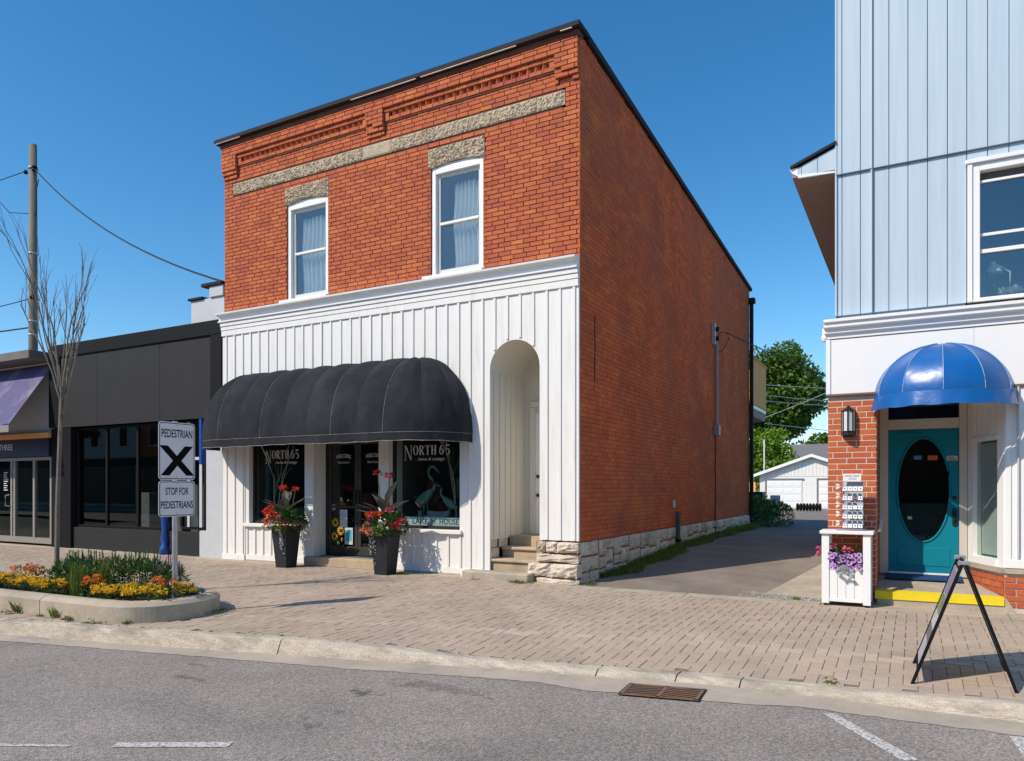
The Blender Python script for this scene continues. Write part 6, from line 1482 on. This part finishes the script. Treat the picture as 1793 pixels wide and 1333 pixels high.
part('gable_wall', MB().prism([(gx0, GY, GZ), (gx1, GY, GZ), (gx1, GY, ze), (gm, GY, zp - .1), (gx0, GY, ze)], (0, .2, 0)), WHITE, g)
part('side_wall', MB().box(gx1 - .2, gx1, GY + .2, GY + 7, GZ, ze), WHITE, g); part('side_wall', MB().box(gx0, gx0 + .2, GY + .2, GY + 7, GZ, ze), WHITE, g)
for s, xa in ((-1, gx0 - .35), (1, gx1 + .35)):
    zl = ze - .35 * (zp - ze) / (gm - gx0)
    part('roof_slope', MB().prism([(xa, GY - .35, zl), (gm, GY - .35, zp), (gm, GY - .35, zp + .06), (xa, GY - .35, zl + .06)], (0, 7.5, 0)), SHINGLE, g)
    part('bargeboard', MB().prism([(xa, GY - .39, zl - .13), (gm, GY - .39, zp - .13), (gm, GY - .39, zp + .07), (xa, GY - .39, zl + .07)], (0, .035, 0)), WHITEC, g)
for i in range(30):
    xx = gx0 + .15 + i * .225; zt = ze + (zp - ze - .1) * (1 - abs(xx - gm) / (gm - gx0)) - .15
    if zt > 2.15: part('siding_board', MB().box(xx - .095, xx + .095, GY - .025, GY - .001, 2.12, zt), WHITE, g)
for a, b in ((-4.5, -2.2), (-1.2, 1.1)):
    dd = part('garage_door', MB().box(a, b, GY - .012, GY - .001, GZ + .01, 1.9), GREYP, g)
    for r in range(4):
        z0 = GZ + .02 + r * .475
        part('door_section', MB().bbox(a + .02, b - .02, GY - .04, GY - .013, z0, z0 + .465, .01), WHITEC, dd)
        for c in range(4): w5 = (b - a - .04) / 4; part('door_panel', MB().bbox(a + .06 + c * w5, a + c * w5 + w5 - .02, GY - .052, GY - .041, z0 + .09, z0 + .38, .01), WHITEC, dd)
    part('door_casing', MB().bbox(a - .10, a - .005, GY - .06, GY - .001, GZ, 2.0, .004), M('casing grey %.1f' % a, (.2, .2, .21), .6), dd); part('door_head', MB().bbox(a - .10, b + .10, GY - .09, GY - .001, 1.91, 2.0, .004), M('head grey %.1f' % a, (.25, .25, .26), .6), dd)
tp = thing('tyre_barrier', 'row of dark tyres standing in front of the garage', 'tyres', (-1.17, 37.1, zd(0, 37.1)))
TYRE = mesh('tyre', MB().lathe([(.16, 0), (.22, .025), (.24, .075), (.22, .125), (.16, .15)], (0, 0, 0), 14), BLK)
for i in range(8): piece('tyre', TYRE, tp, (-1.87 + i * .18, 37.1, zd(0, 37.1) + .24), rot=(0, pi / 2, 0))
# trees
def tree(name, label, x, y, h, cr, mat, n, clumps, leaf=.3, trunk=.35, grp='trees behind the garage'):
    t = thing(name, label, 'tree', (x, y, 0), grp); hz = h - cr[2] * 1.0
    q = MB(); q.tube([(x, y, -.2), (x + .1, y, hz * .5), (x, y + .1, hz)], trunk, 8, trunk * .5)
    for k in range(7): a = U(0, 2 * pi); q.tube([(x, y, hz * .75), (x + cos(a) * cr[0] * .5, y + sin(a) * cr[1] * .5, hz + cr[2] * U(-.2, .6))], trunk * .35, 6, trunk * .1)
    part('trunk', q, BARK, t)
    q = MB(); C_ = []
    for k in range(clumps):
        v = Vector((U(-1, 1), U(-1, 1), U(-1, 1))); v = v.normalized() * (U(.45, 1.0))
        C_.append((Vector((x + v.x * cr[0] * .82, y + v.y * cr[1] * .82, hz + v.z * cr[2] * .82)), U(.22, .42)))
    for i in range(n):
        c, r = random.choice(C_); v = Vector((U(-1, 1), U(-1, 1), U(-1, 1))).normalized() * U(.55, 1.0)
        p = c + Vector((v.x * cr[0], v.y * cr[1], v.z * cr[2] * .8)) * r
        q.leafq(p, v + Vector((U(-.7, .7), U(-.7, .7), U(-.8, .3))), v + Vector((U(-.6, .6), U(-.6, .6), U(-.3, .9))), leaf * U(.6, 1.3), leaf * U(.5, .9))
    part('crown', q, mat, t); return t
random.seed(99)
tree('maple_tree', 'big dark green tree rising behind the deck and garage', -5.5, 53, 13.3, (3.9, 3.9, 4.3), TREEL, 30000, 110, .34)
tree('bright_tree', 'bright green tree lower in front of the big dark one', -5.6, 47.5, 6.5, (2.4, 2.0, 3.0), TREEB, 11000, 50, .24, .2)
tree('bright_tree', 'bright green tree hidden behind the rear deck of the brick building', -10.5, 50, 8.5, (3.6, 3.4, 3.8), TREEB, 6000, 34, .28, .2)
tree('far_tree', 'dark tree line far behind the garage roof', -5.0, 84, 8.6, (4, 4, 2.6), TREEL, 4200, 26, .4)
tree('far_tree', 'far green tree seen beside the white corner of the blue building', -1.6, 79, 15, (3.0, 3, 4), TREEB, 4200, 26, .4)
hr = thing('far_house', 'distant house showing a grey shingled roof above the garage', 'house', (-3, 70, 0))
part('wall', MB().box(-6.5, 3, 69.4, 75.5, 0, 3.9), GREYP, hr); part('roof', MB().prism([(-7, 69, 3.8), (-7, 76, 3.8), (-7, 72.5, 5.9)], (10.5, 0, 0)), SHINGLE, hr)
random.seed(6); q = MB(); branch(q, (-.7, 47, 2), (.1, 0, 1), 2.6, .09, 3, .6); solo('bare_tree', q, BARK, 'small leafless tree behind the garage roof', 'tree', (-.7, 47, 0))
solo('white_pole', MB().tube([(-4.85, 43.6, 2.2), (-4.85, 43.6, 4.75)], .05, 6), WHITEC, 'thin white pole standing above the garage eave', 'pole', (-4.85, 43.6, 2.2))
ft = thing('timber_fence', 'tan timber fence panel left of the garage', 'fence', (-6, 42, 0))
for i in range(9): part('fence_board', MB().bbox(-6.6 + i * .17, -6.44 + i * .17, 41.6, 41.64, -.1, 1.75, .004), PINE, ft)
PALEW = M('pale wire', (.55, .55, .53), .5)
for a, b, sag, r_, mt, lb in (((-4.0, 15.2, 5.45), (8.0, 33.6, 6.26), .25, .016, PALEW, 'topmost pale wire crossing in front of the big tree'), ((-.6, 19.1, 4.93), (3.2, 26.1, 5.05), .03, .014, PALEW, 'second pale wire from the top in front of the big tree'), ((-.6, 19.1, 4.71), (3.2, 26.1, 4.9), .03, .014, PALEW, 'third pale wire from the top in front of the big tree'), ((-.6, 19.1, 4.08), (3.0, 26.0, 6.6), .05, .014, PALEW, 'slanting pale wire rising to the right in front of the big tree'), ((-.6, 19.1, 3.86), (3.0, 26.0, 3.72), .03, .014, PALEW, 'lowest pale wire crossing in front of the big tree')):
    a, b = Vector(a), Vector(b); P = [a.lerp(b, i / 12) - Vector((0, 0, sag * 4 * (i / 12) * (1 - i / 12))) for i in range(13)]
    solo('overhead_wire', MB().tube(P, r_, 5), mt, lb, 'wire', tuple(a))

wire((.2, 8.8, 5.35), (9, 34, 4.9), .7, .014, 'black service wire leaving the mast on the side wall')
# clutter and weeds by the rear corner
random.seed(14)
bn_ = thing('rubbish_bin', 'dark wheeled bin behind the rear corner of the brick building', 'bin', (-.35, 15.6, .2))
part('body', MB().hexa([(-.62, 15.4, .2), (-.12, 15.4, .2), (-.12, 15.9, .2), (-.62, 15.9, .2), (-.68, 15.35, 1.2), (-.06, 15.35, 1.2), (-.06, 15.95, 1.2), (-.68, 15.95, 1.2)]), POT, bn_); part('lid', MB().bbox(-.70, -.04, 15.3, 15.97, 1.201, 1.27, .02), POT, bn_)
q = MB(); q.grid(lambda u, v: (.12 + .26 * cos(2 * pi * u) * sin(pi * v) * (1 + .2 * sin(5 * u * 6.28)), 15.3 + .24 * sin(2 * pi * u) * sin(pi * v), .62 - .33 * cos(pi * v) + .03 * sin(20 * u + 9 * v)), 20, 12)
solo('rubbish_bag', q, M('blue grey plastic', (.16, .24, .28), .3, .25, 6, .4, 14), 'blue grey plastic bag beside the bin at the rear corner', 'bag', (.12, 15.3, .25), smooth=True)
solo('white_board', MB().bbox(.05, .38, 16.2, 16.24, .25, 1.15, .005), WHITEC, 'white board leaning behind the plastic bag', 'board', (.2, 16.2, .25))
for i, (x, y, r, h_, m_, lb) in enumerate(((.15, 13.3, .45, .55, TREEL, 'dark leafy weed bush at the rear corner of the brick wall'), (.65, 14.0, .45, .38, GRASSM, 'light green weed clump beside the driveway at the rear corner'), (.35, 14.3, .5, .45, GREEN, 'mid green weed bush in front of the plastic bag'))):
    q = MB(); foliage(q, (x, y, .2 + h_ * .8), (r, r * 1.3, h_), 600, .12, .06); tag(part('weed_bush', q, m_, None, loc=(x, y, .2)), lb, 'bush')
# grass strip and weeds
def blades(mb, x, y, z, h_, n, sp):
    for i in range(n):
        a = U(0, 2 * pi); p = (x + U(-sp, sp), y + U(-sp, sp), z); mb.leafq(p, (cos(a) * .5, sin(a) * .5, 1), (sin(a), -cos(a), 0.1), h_ * U(.5, 1.2), .012)
q = MB()
for i in range(2300):
    y = U(.75, 12.6); wd = (.40 + .08 * sin(y * 2.3) + .05 * sin(y * 5.1)) * smooth(.5, 1.6, y) * (1 - .35 * smooth(4.5, 8, y)) ; x = .04 + wd * rnd() ** 1.2
    blades(q, x, y, zd(x, y) - .01, .07 + .07 * rnd() + .12 * smooth(5, 11, y) * rnd(), 5, .03)
tag(part('grass_strip', q, GRASSM, None, kind='stuff'), 'strip of rough grass along the foot of the side wall', 'grass')
mbs = MB().prism([(.0, .6, -.02), (.30, 1.2, -.02), (.36, 3, .08), (.30, 6, .17), (.22, 10, .18), (.16, 12.7, .18), (.0, 12.7, .18)], (0, 0, .035)); tag(part('verge_soil', mbs, SOIL, None, kind='stuff'), 'dark soil strip under the grass along the side wall', 'soil')
wd = [(-.72, -.38, .07, .16), (-.9, -.37, .08, .14), (-.8, -.36, .05, .12), (-1.6, -.37, .03, .1), (.12, -.14, .03, .14), (.25, -.16, .025, .1), (.2, -.02, .03, .12), (-3.05, -.36, .06, .08), (-2.95, -.36, .03, .1), (3.05, -.1, .04, .06), (3.80, -3.83, .022, .06),  (-2.72, -4.25, .06, .2), (-2.78, -4.45, .05, .12), (-3.0, -5.2, .05, .05), (-3.35, -5.33, .03, .12), (-4.3, -5.36, .03, .1), (-4.9, -5.4, .035, .14), (-5.4, -5.45, .035, .18), (-3.8, -5.36, .05, .06), (-4.05, -5.35, .2, .06), (-4.75, -5.38, .22, .05)]
q = MB()
for x, y, h_, sp in wd:
    z = zs(x, y) if y < -.2 else .0
    blades(q, x, y, z, h_ * .75, 60, sp * .7); foliage(q, (x, y, z + .02), (sp, sp * .6, .015), 24, .02, .013)
tag(part('pavement_weeds', q, GRASSM, None, kind='stuff'), 'small weeds growing in the pavement joints', 'weeds')

# ================================================================== ACROSS THE STREET (unseen row added to darken the shop glass reflections)
def opposite(x0, x1, h_, mt, label, n):
    y = -24.0; t = thing('reflection_building', label, 'building', ((x0 + x1) / 2, y, ZR))
    part('wall', MB().box(x0, x1, y - 9, y, ZR, h_), mt, t); part('cornice', MB().bbox(x0 - .05, x1 + .05, y + .002, y + .25, h_ - .5, h_ + .1, .02), mt, t)
    part('shop_front', MB().bbox(x0 + .5, x1 - .5, y + .002, y + .08, ZR + .3, 2.9, .01), BLKMET, t); part('fascia', MB().bbox(x0 + .2, x1 - .2, y + .002, y + .15, 2.95, 3.6, .01), CHAR, t)
    for i in range(n):
        xx = x0 + (x1 - x0) * (i + .5) / n; w = part('window', MB().bbox(xx - .55, xx + .55, y + .002, y + .06, 4.4, 6.2, .01), WHITEC, t)
        part('pane', MB().box(xx - .45, xx + .45, y + .062, y + .066, 4.5, 6.1), DARK, w)
for a, b, h_, mt, lb, n in ((-75, -46.1, 8.3, GREYP, 'unseen long grey building far down the opposite side of the street', 8), (-110, -75.1, 7.9, BRICK, 'unseen long red brick building farthest down the opposite side of the street', 9), (-46, -33, 7.5, BRICK, 'unseen red brick building across the street between two grey ones', 4), (-32.9, -22, 8.4, GREYP, 'unseen grey building across the street, second from the left', 3), (-21.9, -9, 7.8, BRICKS, 'unseen dark brick building across the street, third from the left', 4), (-8.9, 1, 8.6, STONE, 'unseen stone building across the street behind the viewer', 3), (1.1, 13, 7.6, BRICK, 'unseen red brick building across the street facing the driveway', 4), (13.1, 26, 8.2, GREYP, 'unseen grey building across the street, farthest right', 4)):
    opposite(a, b, h_, mt, lb, n)
for x0, x1 in ((-110, 26),): structure('opposite_sidewalk', MB().box(x0, x1, -24.0, -19.5, ZR - .1, ZR + .12), CONC)
